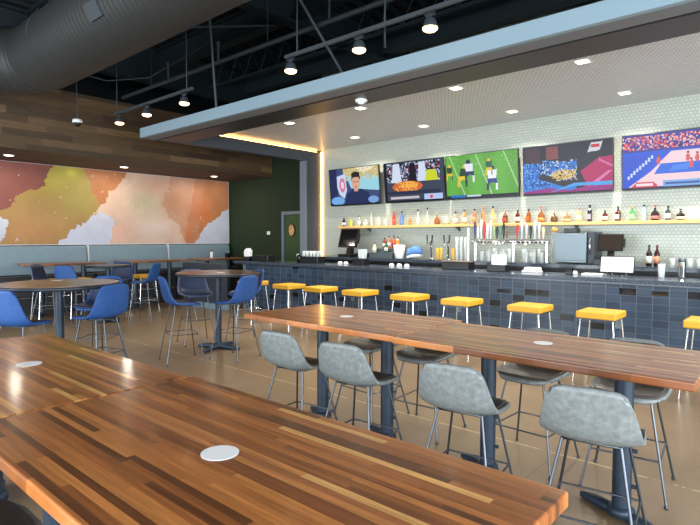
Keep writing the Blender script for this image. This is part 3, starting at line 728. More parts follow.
# hooks / outlets on the tile face
for (x, z, w_, h_) in ((-1.80, 0.90, 0.19, 0.085), (-1.44, 0.90, 0.17, 0.05), (-0.97, 0.60, 0.18, 0.08), (-3.46, 0.80, 0.2, 0.05), (-2.55, 0.50, 0.18, 0.08)):
    MB().box(x - w_ / 2, x + w_ / 2, -0.010, -0.001, z - h_ / 2, z + h_ / 2).build('accent_tile', 'blackglass', bar)
bb = thing('back_bar_counter', 'dark back bar counter under the bottle shelf', 'back bar', (0, 8.4, 0))
MB().box(-8.85, 2.0, 0.0, 0.68, 1.11, 1.17).build('counter_slab', 'granite', bb, bevel=0.004)
for q in range(9):
    x = -8.8 + q * 1.19
    c = MB().box(x, x + 1.17, 0.06, 0.66, 0.0, 1.105).build('cabinet', 'black', bb)
    MB().box(x + 0.04, x + 0.57, 0.045, 0.058, 0.12, 1.02).box(x + 0.6, x + 1.13, 0.045, 0.058, 0.12, 1.02).build('cabinet_door', 'blackglass', c)
sh = thing('bottle_shelf', 'long pale wooden shelf on the mosaic wall under the televisions', 'shelf', (0, YB, 1.84))
MB().box(-8.18, 2.0, -0.22, -0.001, -0.05, 0.0).build('shelf_board', 'shelf_wood', sh, bevel=0.003)
for x in (-7.4, -5.2, -3.0, -0.8): MB().prism([(-0.18, -0.051), (-0.001, -0.051), (-0.001, -0.14)], x - 0.01, x + 0.01, 'x').build('bracket', 'steel', sh)

# ---- bottles
def bottle(loc, h, shape, glass, cap, label, lb, group, z=None, r=None):
    t = thing('liquor_bottle', lb, 'bottle', loc, random.uniform(-0.3, 0.3), group)
    r = r or {'slim': 0.034, 'round': 0.038, 'square': 0.042, 'squat': 0.058, 'flask': 0.05, 'wine': 0.038}[shape]
    s = h
    if shape == 'slim': prof = [(r * .9, 0), (r, .02), (r, .52 * s), (r * .85, .6 * s), (.013, .74 * s), (.012, .90 * s)]
    elif shape == 'wine': prof = [(r * .9, 0), (r, .01), (r, .58 * s), (r * .8, .66 * s), (.014, .76 * s), (.014, .90 * s)]
    elif shape == 'squat': prof = [(r * .8, 0), (r, .03), (r * 1.02, .32 * s), (r * .8, .52 * s), (.016, .66 * s), (.014, .84 * s)]
    elif shape == 'flask': prof = [(r * .95, 0), (r, .01), (r, .60 * s), (r * .75, .68 * s), (.015, .74 * s), (.014, .88 * s)]
    else: prof = [(r * .93, 0), (r, .012), (r, .60 * s), (r * .88, .67 * s), (.015, .76 * s), (.013, .88 * s)]
    n = 4 if shape in ('square', 'flask') else 16
    b = MB(); b.lathe(prof, n, smooth=n > 4, sx=1.25 if shape == 'flask' else 1, sy=0.9 if n == 4 else 1)
    if n == 4:
        b.v = [((x + y) * .72, (y - x) * .72, zz) for x, y, zz in b.v]
    b.build('glass_body', glass, t)
    MB().lathe([(.016, .885 * s), (.017, .89 * s), (.016, s)], 12).build('cap', cap, t)
    if label:
        z0_, z1_ = .14 * s, .46 * s
        if shape == 'squat': z0_, z1_ = .10 * s, .30 * s
        if n == 4: MB().box(-r * .8, r * .8, -r * 0.985 , -r * 0.93, z0_, z1_).build('label_band', label, t)
        else: MB().lathe([(r + .0015, z0_), (r + .0015, z1_)], 16).build('label_band', label, t)
    return t
K = colmat
amb = K(146, 84, 40, .15); dk = K(34, 22, 20, .15); clr = K(204, 212, 208, .1, .55); grn = K(70, 150, 72, .15); lbl = K(176, 206, 214, .12, .8); redb = K(196, 70, 62, .2)
wl = K(226, 220, 208, .6); rc = K(190, 36, 30, .4); bk = K(18, 18, 20, .4); gd = K(206, 160, 70, .4); pk = K(206, 120, 90, .25); blu = K(92, 130, 186, .2); yg = K(186, 190, 60, .25)
brn = K(122, 58, 34, .2); cream = K(222, 196, 150, .4); honey = K(188, 146, 84, .2); dred = K(92, 30, 28, .2); dgn = K(26, 52, 36, .2)
BOT = [
 (-8.11, .19, 'round', dk, bk, wl, 'small dark bottle with white label at the left end of the wall shelf'),
 (-7.90, .16, 'round', yg, yg, None, 'small yellow-green bottle, second from the left on the wall shelf'),
 (-7.66, .23, 'slim', clr, bk, wl, 'clear bottle with white label, third from the left on the wall shelf'),
 (-7.47, .17, 'round', clr, bk, wl, 'small clear bottle, fourth from the left on the wall shelf'),
 (-7.31, .29, 'slim', clr, gd, None, 'tall clear bottle, fifth from the left on the wall shelf'),
 (-7.10, .18, 'round', clr, wl, None, 'short clear bottle, sixth from the left on the wall shelf'),
 (-6.91, .16, 'round', clr, gd, None, 'faint clear short bottle just left of the red one'),
 (-6.70, .28, 'round', redb, rc, K(222, 90, 80, .5), 'red bottle on the left half of the wall shelf'),
 (-6.50, .29, 'round', blu, bk, None, 'blue bottle right beside the red one'),
 (-6.29, .15, 'square', honey, gd, None, 'short honey coloured jar-like bottle right of the blue one'),
 (-6.10, .31, 'slim', clr, bk, wl, 'tall clear bottle with pale label under the second television'),
 (-5.87, .34, 'slim', clr, bk, None, 'tallest thin clear bottle with a black top'),
 (-5.65, .22, 'squat', amb, gd, None, 'amber squat bottle right of the tall thin clear one'),
 (-5.44, .19, 'squat', clr, gd, cream, 'clear squat bottle under the gap of second and third televisions'),
 (-5.24, .24, 'round', K(190, 150, 130, .2), bk, wl, 'white-labelled bottle, first below the third television'),
 (-5.05, .27, 'round', honey, bk, wl, 'gold bottle with white label, second below the third television'),
 (-4.84, .28, 'round', pk, bk, honey, 'pink-amber bottle with black cap below the third television'),
 (-4.66, .31, 'slim', K(186, 132, 78, .2), K(190, 110, 50, .4), None, 'tall amber bottle with orange top over the beer taps'),
 (-4.47, .31, 'slim', K(196, 180, 100, .2), bk, cream, 'tall pale yellow bottle over the beer taps'),
 (-4.23, .22, 'flask', brn, gd, K(170, 80, 50, .4), 'broad red-brown flask bottle left of the fourth television'),
 (-4.00, .23, 'round', dred, bk, wl, 'dark red bottle with black cap and white label'),
 (-3.80, .24, 'square', amb, bk, K(206, 110, 50, .4), 'square amber bottle with orange label'),
 (-3.58, .27, 'squat', amb, rc, honey, 'amber bottle with a long red top'),
 (-3.36, .18, 'squat', K(96, 66, 42, .15), gd, None, 'dark amber round decanter, left of its twin'),
 (-3.15, .18, 'squat', K(150, 110, 60, .15), gd, cream, 'light amber round decanter, right of its twin'),
 (-2.96, .22, 'round', K(208, 176, 120, .2), K(190, 130, 60, .4), wl, 'pale bottle with cream label above the steel box'),
 (-2.79, .27, 'square', dk, bk, K(160, 160, 170, .5), 'dark square bottle with silver label above the steel box'),
 (-2.56, .17, 'round', dred, bk, wl, 'small dark red bottle above the till screen'),
 (-2.37, .23, 'flask', dred, bk, wl, 'wide dark red bottle with a big white label'),
 (-2.17, .22, 'flask', grn, gd, K(150, 200, 150, .5), 'bright green bottle on the right part of the wall shelf'),
 (-2.01, .24, 'round', lbl, bk, None, 'pale ice-blue bottle right of the green one'),
 (-1.86, .23, 'squat', dk, rc, K(190, 120, 120, .5), 'dark bottle with a red neck, third from the right end'),
 (-1.69, .21, 'flask', dgn, bk, wl, 'dark green bottle with white label, second from the right end'),
 (-1.53, .16, 'squat', dk, bk, wl, 'black and white round bottle at the right end of the row'),
]
for x, h, shp, g_, cp, lb_, txt in BOT: bottle((x, YB - 0.10, 1.841), h, shp, g_, cp, lb_, txt, 'bottles on the wall shelf')

# ---- televisions
H_, W_ = 81, 144
def canvas(c): A = np.zeros((H_, W_, 3)); A[:] = lin(c); return A     # row 0 = bottom
yy, xx = np.mgrid[0:H_, 0:W_]; vv = (yy + .5) / H_; uu = (xx + .5) / W_
def rect(A, u0, u1, v0, v1, c): A[(uu >= u0) & (uu < u1) & (vv >= v0) & (vv < v1)] = lin(c)
def ell(A, cu, cv, ru, rv, c): A[((uu - cu) / ru) ** 2 + ((vv - cv) / rv) ** 2 < 1] = lin(c)
def pol(A, pts, c): A[inpoly(uu, vv, pts)] = lin(c)
def speck(A, u0, u1, v0, v1, cs, p=0.5, s=2):
    for y in range(int(v0 * H_), int(v1 * H_), s):
        for x in range(int(u0 * W_), int(u1 * W_), s):
            if rng.random() < p: A[y:y + s, x:x + s] = lin(cs[rng.integers(len(cs))])
def player(A, cu, cv, s, shirt, pants, helm, lean=0.0):
    ell(A, cu + lean * s, cv + .34 * s, .045 * s, .07 * s, helm)
    pol(A, [(cu - .09 * s + lean * s, cv + .28 * s), (cu + .09 * s + lean * s, cv + .28 * s), (cu + .07 * s, cv), (cu - .07 * s, cv)], shirt)
    pol(A, [(cu - .08 * s, cv + .02 * s), (cu + .08 * s, cv + .02 * s), (cu + .10 * s, cv - .16 * s), (cu + .01 * s, cv - .08 * s), (cu - .08 * s, cv - .16 * s)], pants)
    rect(A, cu - .10 * s, cu - .06 * s, cv - .32 * s, cv - .12 * s, helm); rect(A, cu + .06 * s, cu + .10 * s, cv - .32 * s, cv - .12 * s, shirt)
T1 = canvas((60, 74, 120)); rect(T1, .0, .16, 0, 1, (34, 42, 84)); pol(T1, [(.45, .45), (1, .35), (1, 1), (.3, 1), (.35, .8)], (150, 206, 222))
pol(T1, [(.30, .86), (.55, .7), (.8, .8), (1, .7), (1, 1), (.3, 1)], (196, 178, 110)); pol(T1, [(.55, 1), (.7, .85), (.85, .9), (.95, 1)], (236, 228, 200)); speck(T1, .3, .98, .66, .98, [(232, 220, 190), (206, 170, 90), (170, 190, 170)], .4)
pol(T1, [(.16, .80), (.34, .86), (.36, .4), (.30, .18), (.2, .3), (.16, .5)], (196, 208, 236)); ell(T1, .27, .55, .06, .2, (206, 120, 150)); ell(T1, .27, .55, .03, .1, (226, 214, 232))
pol(T1, [(.30, 0), (.36, .3), (.48, .42), (.66, .42), (.80, .30), (.86, 0)], (30, 44, 86)); rect(T1, .51, .59, .36, .5, (200, 150, 130)); ell(T1, .55, .60, .085, .2, (214, 164, 142)); pol(T1, [(.46, .66), (.47, .86), (.55, .9), (.63, .86), (.64, .66), (.60, .74), (.50, .74)], (38, 34, 36))
rect(T1, .51, .54, .6, .63, (60, 40, 40)); rect(T1, .57, .60, .6, .63, (60, 40, 40)); rect(T1, .525, .575, .47, .49, (170, 90, 86)); ell(T1, .16, .12, .14, .12, (110, 170, 226)); ell(T1, .88, .12, .1, .09, (120, 160, 214)); rect(T1, 0, 1, 0, .03, (10, 12, 26))
T2 = canvas((58, 66, 84)); speck(T2, .05, .95, .5, .98, [(196, 206, 226), (24, 24, 34), (90, 110, 160), (150, 160, 180), (20, 20, 26), (140, 40, 50)], .8, 3)
for c_, w3 in ((.22, .09), (.5, .07), (.66, .08)): pol(T2, [(c_ - w3, .5), (c_ - w3 * .6, .96), (c_ + w3 * .6, .96), (c_ + w3, .5)], (206, 216, 236) if c_ != .5 else (26, 26, 34)); 
pol(T2, [(.70, .5), (.74, .76), (.88, .74), (.92, .5)], (200, 208, 40)); ell(T2, .40, .38, .26, .14, (206, 104, 52)); ell(T2, .42, .42, .15, .09, (238, 170, 70)); speck(T2, .2, .6, .28, .5, [(240, 140, 60), (180, 80, 40), (250, 200, 110)], .4); rect(T2, .05, .95, .18, .27, (40, 46, 70)); rect(T2, 0.1, .6, .07, .13, (196, 186, 196)); rect(T2, .68, .98, .04, .17, (176, 196, 240)); rect(T2, .78, .82, .06, .14, (220, 50, 90)); rect(T2, 0, .04, 0, 1, (14, 18, 30)); rect(T2, 0, 1, 0, .035, (10, 12, 20))
T3 = canvas((96, 168, 62)); T3 *= (1 + 0.15 * np.sin(uu * 18)[..., None] * 0.6)
for q in range(6): pol(T3, [(.05 + .19 * q, 1), (.065 + .19 * q, 1), (.30 + .19 * q, 0), (.28 + .19 * q, 0)], (172, 210, 150)) if q % 2 == 0 else None
speck(T3, .1, .98, .45, .97, [(190, 220, 170)], .02, 1)
player(T3, .24, .50, .7, (28, 62, 44), (228, 196, 40), (226, 190, 60), .06); player(T3, .35, .60, .7, (222, 226, 238), (40, 48, 96), (34, 44, 90), -.03); player(T3, .66, .40, .75, (236, 238, 244), (56, 60, 140), (60, 60, 90), .0); player(T3, .62, .66, .5, (40, 96, 66), (228, 196, 40), (222, 190, 40), 0); player(T3, .05, .60, .5, (40, 70, 50), (220, 190, 50), (226, 190, 60))
rect(T3, 0, 1, 0, .08, (20, 28, 40)); rect(T3, .06, .28, .02, .09, (40, 110, 190)); rect(T3, .3, .5, .04, .08, (200, 214, 230))
T4 = canvas((40, 42, 54)); rect(T4, 0, .62, .0, .64, (48, 122, 210)); speck(T4, 0, .34, .1, .68, [(40, 104, 200), (110, 170, 236), (24, 60, 130)], .6); speck(T4, .2, .62, .3, .66, [(30, 60, 110), (60, 140, 220), (20, 24, 40), (200, 210, 220)], .5)
rect(T4, 0.03, .2, .66, .98, (70, 52, 62)); rect(T4, .28, .42, .7, .96, (128, 70, 72)); pol(T4, [(.18, .32), (.5, .12), (.98, .3), (.98, .42), (.62, .3), (.4, .34), (.2, .42)], (44, 46, 54)); ell(T4, .48, .38, .13, .1, (214, 180, 96)); speck(T4, .34, .62, .26, .48, [(226, 190, 90), (60, 50, 50), (200, 200, 210)], .5)
pol(T4, [(.66, .42), (.86, .66), (1, .68), (1, .05), (.70, .06), (.72, .2)], (176, 40, 98)); pol(T4, [(.86, .66), (.90, .6), (1, .5), (1, .46), (.86, .6)], (206, 110, 160)); pol(T4, [(.72, .1), (.96, .4), (1, .4), (.78, .08)], (214, 120, 170))
pol(T4, [(0, .0), (0, .06), (.3, .12), (.55, .06), (.8, .14), (1, .1), (1, 0)], (150, 50, 130)); pol(T4, [(.3, .02), (.6, .14), (1, .12), (1, .2), (.6, .2)], (80, 160, 226)); pol(T4, [(.74, .78), (.78, .96), (.90, .97), (.87, .80)], (206, 206, 214)); rect(T4, .775, .87, .86, .93, (196, 50, 66)); rect(T4, 0, 1, 0, .02, (10, 12, 20))
T5 = canvas((40, 90, 214)); rect(T5, 0, 1, .68, 1, (70, 66, 150)); speck(T5, 0, 1, .72, .96, [(206, 70, 90), (226, 130, 130), (60, 70, 170), (230, 190, 190), (40, 44, 110)], .85)
pol(T5, [(.06, .04), (.26, .3), (.46, .66), (1, .66), (1, .04)], (238, 206, 214)); pol(T5, [(.30, .26), (.36, .44), (1, .44), (1, .26)], (44, 104, 220)); pol(T5, [(.44, .30), (.47, .40), (.62, .42), (.60, .31)], (70, 130, 230)); pol(T5, [(0, .0), (.1, .12), (.22, .38), (.34, .6), (.12, .64), (0, .6)], (48, 84, 206))
for q in range(9): rect(T5, .05 + q * .028, .07 + q * .028, .18 + q * .045, .25 + q * .045, (196, 214, 240))
for c_ in ((.34, .5), (.60, .52), (.68, .5), (.78, .55), (.63, .40)): ell(T5, c_[0], c_[1], .018, .07, (214, 90, 96)); ell(T5, c_[0], c_[1] + .09, .012, .02, (120, 70, 60))
rect(T5, .38, 1, .03, .14, (120, 170, 226)); pol(T5, [(.08, .03), (.14, .13), (.30, .12), (.34, .03)], (214, 60, 84)); rect(T5, .13, .29, .055, .10, (236, 220, 226)); rect(T5, .40, .7, .06, .10, (60, 90, 160)); rect(T5, 0, 1, 0, .02, (20, 24, 50))
TVs = [(-7.76, T1, 'wall television showing a man in a dark shirt, first from the left'), (-6.18, T2, 'wall television showing a crowd and an orange blaze, second from the left'), (-4.69, T3, 'wall television showing a football game on green grass'),
       (-3.16, T4, 'wall television showing a blue-lit stage with a magenta road'), (-1.59, T5, 'wall television showing a basketball court at the right edge')]
for q, (cx, pic, lb) in enumerate(TVs):
    t = thing('television', lb, 'television', (cx, 8.93, 2.715), 0, 'televisions over the bar')
    t.rotation_euler = (math.radians(5.5), 0, 0)
    w2, h2 = 0.725, 0.415
    MB().box(-w2, w2, 0.0, 0.045, -h2, h2).build('casing', 'screenblack', t, bevel=0.004)
    PX, PZ = np.meshgrid(np.linspace(-w2 + .012, w2 - .012, W_ + 1), np.linspace(-h2 + .014, h2 - .012, H_ + 1))
    painted_grid('screen', np.stack([PX, np.full_like(PX, -0.002), PZ], -1), np.clip(pic, 0, 1), M['lcd'], t)
    MB().box(-0.2, 0.2, 0.0455, 0.10, -0.12, 0.12).build('wall_mount', 'black', t)

# ---- things on the back bar (z 1.17) and the bar top (z 1.07)
ZB, ZC = 1.1705, 1.0705
def pos(lb, x, y, z, rz=0.0, w2=0.15, scr='pos_screen', s=1.0):
    t = thing('till_terminal', lb, 'till', (x, y, z), rz)
    MB().box(-.13 * s, .13 * s, -.10 * s, .12 * s, 0, .04 * s).prism([(-.02 * s, .04 * s), (.05 * s, .04 * s), (.06 * s, .2 * s), (.03 * s, .2 * s)], -.05 * s, .05 * s, 'x').build('stand', 'black', t, bevel=0.004)
    m = MB(); m.box(-.19 * s, .19 * s, -.02, .02, -.14 * s, .14 * s); o = m.build('monitor', 'black', t, bevel=0.006, loc=(0, 0.0, .27 * s)); o.rotation_euler = (-0.25, 0, 0)
    MB().box(-.165 * s, .165 * s, -.024, -.0205, -.115 * s, .115 * s).build('display', scr, o)
    MB().box(.195 * s, .215 * s, -.03, .02, -.08 * s, .06 * s).build('card_reader', 'black', o)
    return t
pos('black till terminal on the back bar beneath the first television', -7.62, 8.62, ZB, -0.1, s=1.5, scr='blackglass')
tag(MB().box(-.16, .16, -.10, .10, 0, .09).build('receipt_printer', 'black', bevel=.01, loc=(-7.18, 8.58, ZB)), 'low black printer beside the left till', 'printer')
# steel ice and glass machine
t = thing('steel_glass_chiller', 'brushed stainless steel box unit on the back bar', 'bar appliance', (-2.90, 8.72, ZB))
MB().box(-.255, .235, -.24, .24, 0.02, .49).build('cabinet', 'steel', t, bevel=.012)
MB().box(-.25, .23, -.252, -.2405, 0.06, .47).build('front_panel', 'steel', t, bevel=.004)
MB().box(.236, .33, -.20, .20, 0.02, .50).build('side_housing', 'charcoal', t, bevel=.006)
MB().tube([(.28, -.21, .16), (.28, -.25, .2), (.28, -.25, .36), (.28, -.21, .40)], .012).build('handle', 'chrome', t)
tag(MB().box(-.10, .10, -.09, .09, 0, .07).build('receipt_printer', 'black', bevel=.008, loc=(-2.95, 8.68, ZB + .4905)), 'small black box sitting on the steel unit', 'printer')
t = pos('tilted till terminal with a dark screen right of the steel unit', -2.36, 8.62, ZB, 0.05, s=0.92); t.location.z = ZB + 0.09
tag(MB().box(-.2, .3, -.14, .12, 0, .088).build('cash_drawer', 'black', bevel=.006, loc=(-2.36, 8.62, ZB)), 'black cash drawer under the right-hand till', 'cash drawer')
# menu stand with paper
t = thing('menu_stand', 'white sheet on a black tabletop stand on the bar top', 'menu stand', (-2.02, 7.66, ZC))
o = MB().box(-.20, .20, -.004, .004, 0, .20).build('sheet', 'paper', t, loc=(0, 0, .055)); o.rotation_euler = (-0.2, 0, 0)
o = MB().box(-.21, .21, .005, .014, -.01, .21).build('backing_board', 'black', t, loc=(0, 0, .055)); o.rotation_euler = (-0.2, 0, 0)
MB().tube([(-.10, .02, .05), (-.14, -.10, .008)], .007).tube([(-.06, .02, .05), (-.02, -.10, .008)], .007).tube([(.12, .02, .05), (.14, -.1, .008)], .007).tube([(.05, .0, .05), (.0, .14, .008)], .007).build('easel_legs', 'wire', t)
# wine bottles
bottle((-1.86, 8.70, ZB), .31, 'wine', dk, bk, wl, 'dark wine bottle with white label on the back bar, the left one', 'wine bottles')
bottle((-1.77, 8.76, ZB), .31, 'wine', K(60, 26, 24, .15), K(120, 34, 50, .4), K(206, 140, 110, .5), 'dark wine bottle with red foil and orange label on the back bar', 'wine bottles')
t = thing('cocktail_shaker', 'tall steel cocktail shaker at the right end of the bar top', 'shaker', (-1.28, 7.72, ZC)); MB().lathe([(.035, 0), (.037, .01), (.046, .2), (.047, .205)], 24).build('cup', 'chrome', t); MB().lathe([(.045, .206), (.04, .25), (.03, .255)], 24).build('lid', 'steel', t)
def glass_(lb, x, y, z, h=.14, r=.035, grp='glasses', m='glass', name='drinking_glass'):
    o = MB().lathe([(r * .75, 0), (r * .8, .006), (r, h), (r * .94, h), (r * .72, .012)], 16).build(name, m, loc=(x, y, z)); return tag(o, lb, 'glass', grp)
glass_('clear mixing glass left of the steel shaker', -1.50, 7.70, ZC, .18, .045)
t = thing('folded_towel', 'folded white bar towel on the bar top', 'towel', (-3.17, 7.66, ZC)); MB().box(-.13, .13, -.08, .08, 0, .03).build('lower_fold', 'paper', t, bevel=.014, seg=3); MB().box(-.10, .12, -.07, .07, .031, .075).build('upper_fold', 'paper', t, bevel=.018, seg=3)
for q, (x, y, s, lb) in enumerate(((-2.58, 7.62, .055, 'black and white bar tool beside the folded towel'),)):
    t = thing('bar_tool_pile', lb, 'bar tool', (x, y, ZC)); MB().box(-.09, .0, -.04, .04, 0, .045).build('black_grip', 'black', t, bevel=.01); MB().lathe([(.03, 0), (.035, .02), (.02, .05)], 14, (.04, 0, 0)).build('white_cap', 'white', t)
t = thing('bar_mat', 'flat white mat on the bar top right of the bar tool', 'mat', (-2.32, 7.72, ZC)); MB().box(-.14, .14, -.09, .09, 0, .02).build('mat_sheet', 'white', t, bevel=.003)
# condiment caddies
def caddy(lb, x, y, w2, d2, h, z=ZC, lid=True):
    t = thing('bar_caddy', lb, 'caddy', (x, y, z), 0, 'black bar caddies')
    MB().box(-w2, w2, -d2, d2, 0, h).build('tray', 'black', t, bevel=.01)
    if lid: MB().box(-w2 - .01, w2 + .01, -d2 - .01, d2 + .01, h + .001, h + .016).build('lid', K(120, 104, 96, .3), t, bevel=.004)
    return t
caddy('long black garnish tray with a brown lid on the bar top', -4.38, 7.62, .24, .11, .12)
caddy('square dark caddy holding white napkins', -3.67, 7.60, .15, .10, .10, lid=False)
t = thing('napkin_stack', 'upright white napkins in the square dark caddy', 'napkins', (-3.66, 7.60, ZC + .101)); 
for q in range(5): o = MB().box(-.10, .10, -.006, .006, 0, .15).build('napkin', 'paper', t, loc=(0, -.05 + q * .022, 0)); o.rotation_euler = (0, random.uniform(-.1, .1), 0)
caddy('tall dark caddy under the clear white bin', -6.45, 7.64, .13, .10, .12, lid=False)
t = thing('straw_bin', 'translucent white bin standing in the tall dark caddy', 'bin', (-6.42, 7.64, ZC + .121)); MB().lathe([(.09, 0), (.095, .01), (.125, .17), (.118, .17), (.088, .012)], 4, smooth=False).build('tub', 'frost', t); MB().box(-.06, .06, -.05, .05, .02, .16).build('paper_straws', 'paper', t)
# items at the bar's left end
t = caddy('long black tray at the left end of the bar', -9.12, 7.5, .26, .11, .13, lid=False)
t = thing('napkin_dispenser', 'white napkin dispenser at the left end of the bar', 'napkins', (-10.0, 7.62, 1.0)); t.location = (-9.28, 7.45, ZC); t = None
for ob in [o for o in COL.objects if o.name.startswith('napkin_dispenser')]: bpy.data.objects.remove(ob)
def napd(lb, x, y):
    t = thing('napkin_holder', lb, 'napkin holder', (x, y, ZC)); MB().box(-.09, .09, -.07, .07, 0, .09).build('base_box', 'black', t, bevel=.006)
    o = MB().prism([(-.08, 0), (.08, 0), (.10, .13), (.03, .19), (-.05, .17), (-.10, .10)], -.05, .05, 'y').build('napkins', 'paper', t, loc=(0, 0, .091), bevel=.01)
napd('black holder with ruffled white napkins at the far left end of the bar', -9.56, 7.42)
caddy('black tray of glasses beside the dark pilaster', -7.72, 7.62, .25, .12, .13, lid=False)
for q in range(5):
    for w in range(2): glass_('upturned clear glass standing in the black tray by the pilaster', -7.92 + q * .10, 7.57 + w * .10, ZC + .1305, .11, .036, 'glasses in the black tray', 'frost')
t = thing('ice_bucket', 'dark round bucket with a white handle left of the tray of glasses', 'bucket', (-8.15, 7.70, ZC)); MB().lathe([(.07, 0), (.09, .02), (.10, .12), (.085, .15)], 20).build('bowl', 'black', t); MB().tube([(-.10 , 0, .08), (-.13, 0, .11), (-.12, 0, .15), (-.08, 0, .16)], .014).build('handle', 'white', t)
for q, (x, lb) in enumerate(((-7.0, 'small upturned cup on the bar top, left one'), (-6.85, 'small upturned cup on the bar top, right one'), (-5.75, 'white cup on the bar top, leftmost of three'), (-5.58, 'white cup on the bar top, middle one of three'), (-5.42, 'white cup on the bar top, rightmost of three'))):
    tag(MB().lathe([(.05, 0), (.045, .03), (.03, .05), (.004, .052)], 16).build('upturned_cup', 'white', loc=(x, 7.66, ZC)), lb, 'cup', 'cups on the bar top')
# bottle rack left
t = thing('steel_bottle_step', 'brushed steel stepped rack on the back bar', 'rack', (-6.70, 8.72, ZB)); MB().box(-.30, .30, -.18, .0, 0, .11).box(-.30, .30, .001, .18, 0, .19).build('steps', 'steel', t, bevel=.004)
for q, (x, yy_, zz, g_, cp, lb_, s_, tx) in enumerate(((-6.92, -.09, .111, K(200, 190, 170, .2), bk, wl, .2, 'pale bottle at the left of the steel rack'), (-6.80, .09, .191, K(150, 60, 50, .2), bk, wl, .22, 'red bottle with white label on the steel rack, back row left'),
     (-6.68, .09, .191, K(200, 110, 60, .2), bk, wl, .26, 'orange bottle with pour spout on the steel rack, back row middle'), (-6.56, .09, .191, K(190, 90, 60, .2), bk, K(150, 30, 40, .4), .26, 'red-labelled bottle on the steel rack, back row right'),
     (-6.62, -.09, .111, K(30, 90, 60, .2), bk, wl, .22, 'green bottle on the front step of the steel rack'), (-6.46, .09, .191, K(214, 140, 60, .2), bk, None, .24, 'amber bottle with pour spout at the right end of the steel rack'))):
    bottle((x, 8.72 + yy_, ZB + zz), s_, 'round', g_, cp, lb_, tx, 'bottles on the steel rack')
t = thing('ice_bin', 'tall white plastic bin on the back bar', 'bin', (-6.28, 8.62, ZB)); MB().lathe([(.08, 0), (.085, .01), (.12, .27), (.113, .27), (.078, .012)], 20).build('tub', 'white', t)
t = thing('bar_rags', 'blue and white rag heap right of the white bin', 'rags', (-5.98, 8.70, ZB + .02)); b = MB(); b.lathe([(.14, 0), (.15, .06), (.13, .14), (.08, .2), (.01, .22)], 18); b.v = [(x + .02 * math.sin(9 * y + 20 * z), y + .015 * math.sin(14 * x + 5 * z), z + .015 * math.sin(17 * x)) for x, y, z in b.v]; b.build('white_rag', 'paper', t)
b = MB(); b.lathe([(.155, 0.06), (.16, .10), (.15, .15), (.10, .21)], 18); b.v = [(x + .02 * math.sin(9 * y + 20 * z), y + .015 * math.sin(14 * x + 5 * z), z + .02 * math.sin(17 * x)) for x, y, z in b.v]; b.build('blue_rag', 'bluecloth', t)
# small two-tap towers
for x, lb in ((-5.52, 'slim chrome tap tower, left one of the pair'), (-5.15, 'slim chrome tap tower, right one of the pair')):
    t = thing('tap_tower', lb, 'tap tower', (x, 8.62, ZB), 0, 'slim tap towers')
    MB().lathe([(.05, 0), (.04, .02), (.036, .03), (.036, .33), (.02, .36), (.006, .365)], 20).build('column', 'chrome', t)
    for sx in (-1, 1):
        MB().tube([(0, -.03, .30), (sx * .05, -.09, .30), (sx * .05, -.11, .25)], .011).build('faucet', 'chrome', t)
        MB().tube([(sx * .05, -.08, .31), (sx * .06, -.08, .46)], [.010, .016]).build('tap_handle', 'black', t)
for q, x in enumerate((-5.38, -5.31, -5.05)): 
    glass_('amber drink glass beside the slim tap towers', x, 8.60, ZB, .22, .035, 'amber glasses', K(214, 176, 80, .2, .8))
for q in range(3): glass_('tall column of stacked clear cups left of the beer taps', -4.97 + q * .09, 8.60, ZB, .42, .03, 'stacked cups', 'frost', 'cup_stack')
# main beer tap rail
t = thing('beer_tap_rail', 'long chrome beer tap rail on posts over the back bar', 'beer taps', (0, 8.60, 0))
MB().tube([(-4.66, 0, 1.52), (-3.28, 0, 1.52)], .034, 14).build('rail', 'chrome', t)
for x in (-4.60, -3.89, -3.32): MB().tube([(x, 0, ZB + .01), (x, 0, 1.52)], .028, 14).lathe([(.05, ZB + .001), (.045, ZB + .02)], 16, (x, 0, 0)).build('post', 'chrome', t)
hc = [(46, 54, 110), (220, 224, 230), (236, 232, 226), (180, 40, 44), (232, 224, 236), (208, 216, 206), (150, 170, 120), (40, 44, 50), (88, 130, 110), (24, 24, 28), (110, 80, 50), (188, 40, 50), (190, 206, 216), (226, 190, 196), (34, 36, 40), (196, 214, 226), (206, 196, 204), (226, 206, 170)]
hx = [-4.58, -4.52, -4.46, -4.40, -4.34, -4.28, -4.22, -4.16, -4.10, -4.04, -3.98, -3.80, -3.72, -3.64, -3.57, -3.50, -3.43, -3.36]
for q, (x, c_) in enumerate(zip(hx, hc)):
    hgt = (.30, .22, .34, .30, .26, .33, .22, .20, .24, .27, .14, .24, .33, .26, .22, .30, .28, .20)[q]
    fct = MB().tube([(x, -.02, 1.52), (x, -.075, 1.53), (x, -.095, 1.47)], .012, 10).build('faucet', 'chrome', t)
    MB().tube([(x, -.055, 1.56), (x, -.055, 1.56 + hgt * .3), (x, -.055, 1.56 + hgt * .8), (x, -.055, 1.56 + hgt)], [.010, .016, .026, .012], 10).build('tap_handle', K(*c_, .35), t)
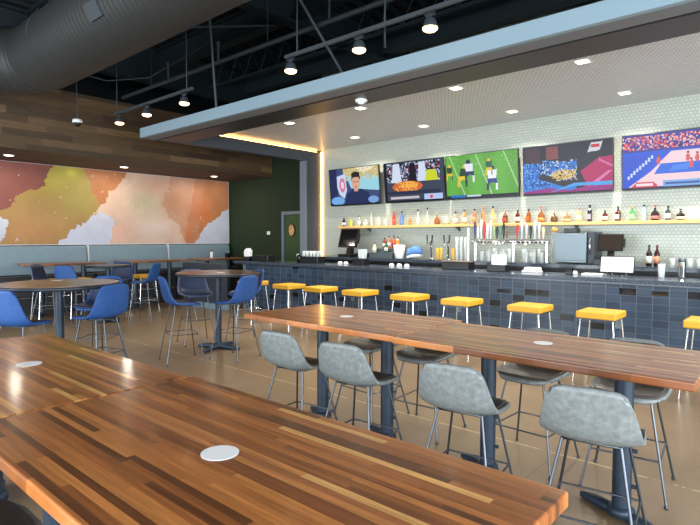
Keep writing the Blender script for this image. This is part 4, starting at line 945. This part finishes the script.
t = thing('wine_tap_column', 'thick glass and steel column at the right end of the beer taps', 'column', (-3.22, 8.66, ZB)); MB().lathe([(.06, 0), (.055, .03), (.05, .04), (.05, .46), (.056, .5)], 20).build('tube', 'glass', t); MB().lathe([(.058, .501), (.05, .56), (.02, .585)], 20).build('top_cap', 'copper', t); MB().tube([(0, 0, .03), (0, 0, .50)], .03, 12).build('core', K(96, 92, 76, .3), t)
tag(MB().tube([(-4.72, 8.56, ZB), (-4.72, 8.56, 1.76)], .020, 14).build('tap_post', 'white'), 'bare white upright post left of the beer tap rail', 'post')
n_ = 0
for q in range(9):
    for w in range(2):
        x = -4.50 + q * .135 + w * .05
        if abs(x + 3.89) < .07: continue
        glass_('upturned clear pint glass standing below the beer taps', x, 8.66 + w * .12, ZB, .17 + .05 * ((q * 3) % 2), .04, 'pint glasses below the taps', 'frost')
for q in range(8): glass_('clear stemless glass in the row at the right end of the back bar', -1.58 + q * .11, 8.80, ZB, .12, .04, 'glasses at the right end of the back bar')

# ================================================================== LIGHT
def area(loc, rot, sx, sy, e, col, spread=PI):
    li = bpy.data.lights.new('window_daylight', 'AREA'); li.shape = 'RECTANGLE'; li.size = sx; li.size_y = sy; li.energy = e; li.color = col; li.spread = spread
    o = bpy.data.objects.new('window_daylight', li); COL.objects.link(o); o.location = loc; o.rotation_euler = rot; return o
for x in (-7.45, -4.05, -0.65, 2.6): area((x, YF - 0.1, 1.85), (PI / 2, 0, 0), 3.0, 2.8, 190, (0.92, 0.97, 1.0))
area((-10.8, YF - 0.1, 1.85), (PI / 2, 0, 0), 2.9, 2.8, 150, (0.90, 0.96, 1.0))
for y in (-2.4, 0.95, 4.2): area((XR + 0.1, y, 1.85), (0, PI / 2, 0), 2.8, 3.0, 270, (0.90, 0.96, 1.0))
wd = bpy.data.worlds.new('world'); bpy.context.scene.world = wd; wd.use_nodes = True
wd.node_tree.nodes['Background'].inputs[0].default_value = (0.75, 0.87, 1.0, 1); wd.node_tree.nodes['Background'].inputs[1].default_value = 1.2
sc = bpy.context.scene
sc.view_settings.view_transform = 'Standard'; sc.view_settings.look = 'None'; sc.view_settings.gamma = 1; sc.view_settings.exposure = 0.3
try: sc.view_settings.use_curve_mapping = False
except Exception: pass
sc.cycles.use_denoising = True
sc.cycles.max_bounces = 8
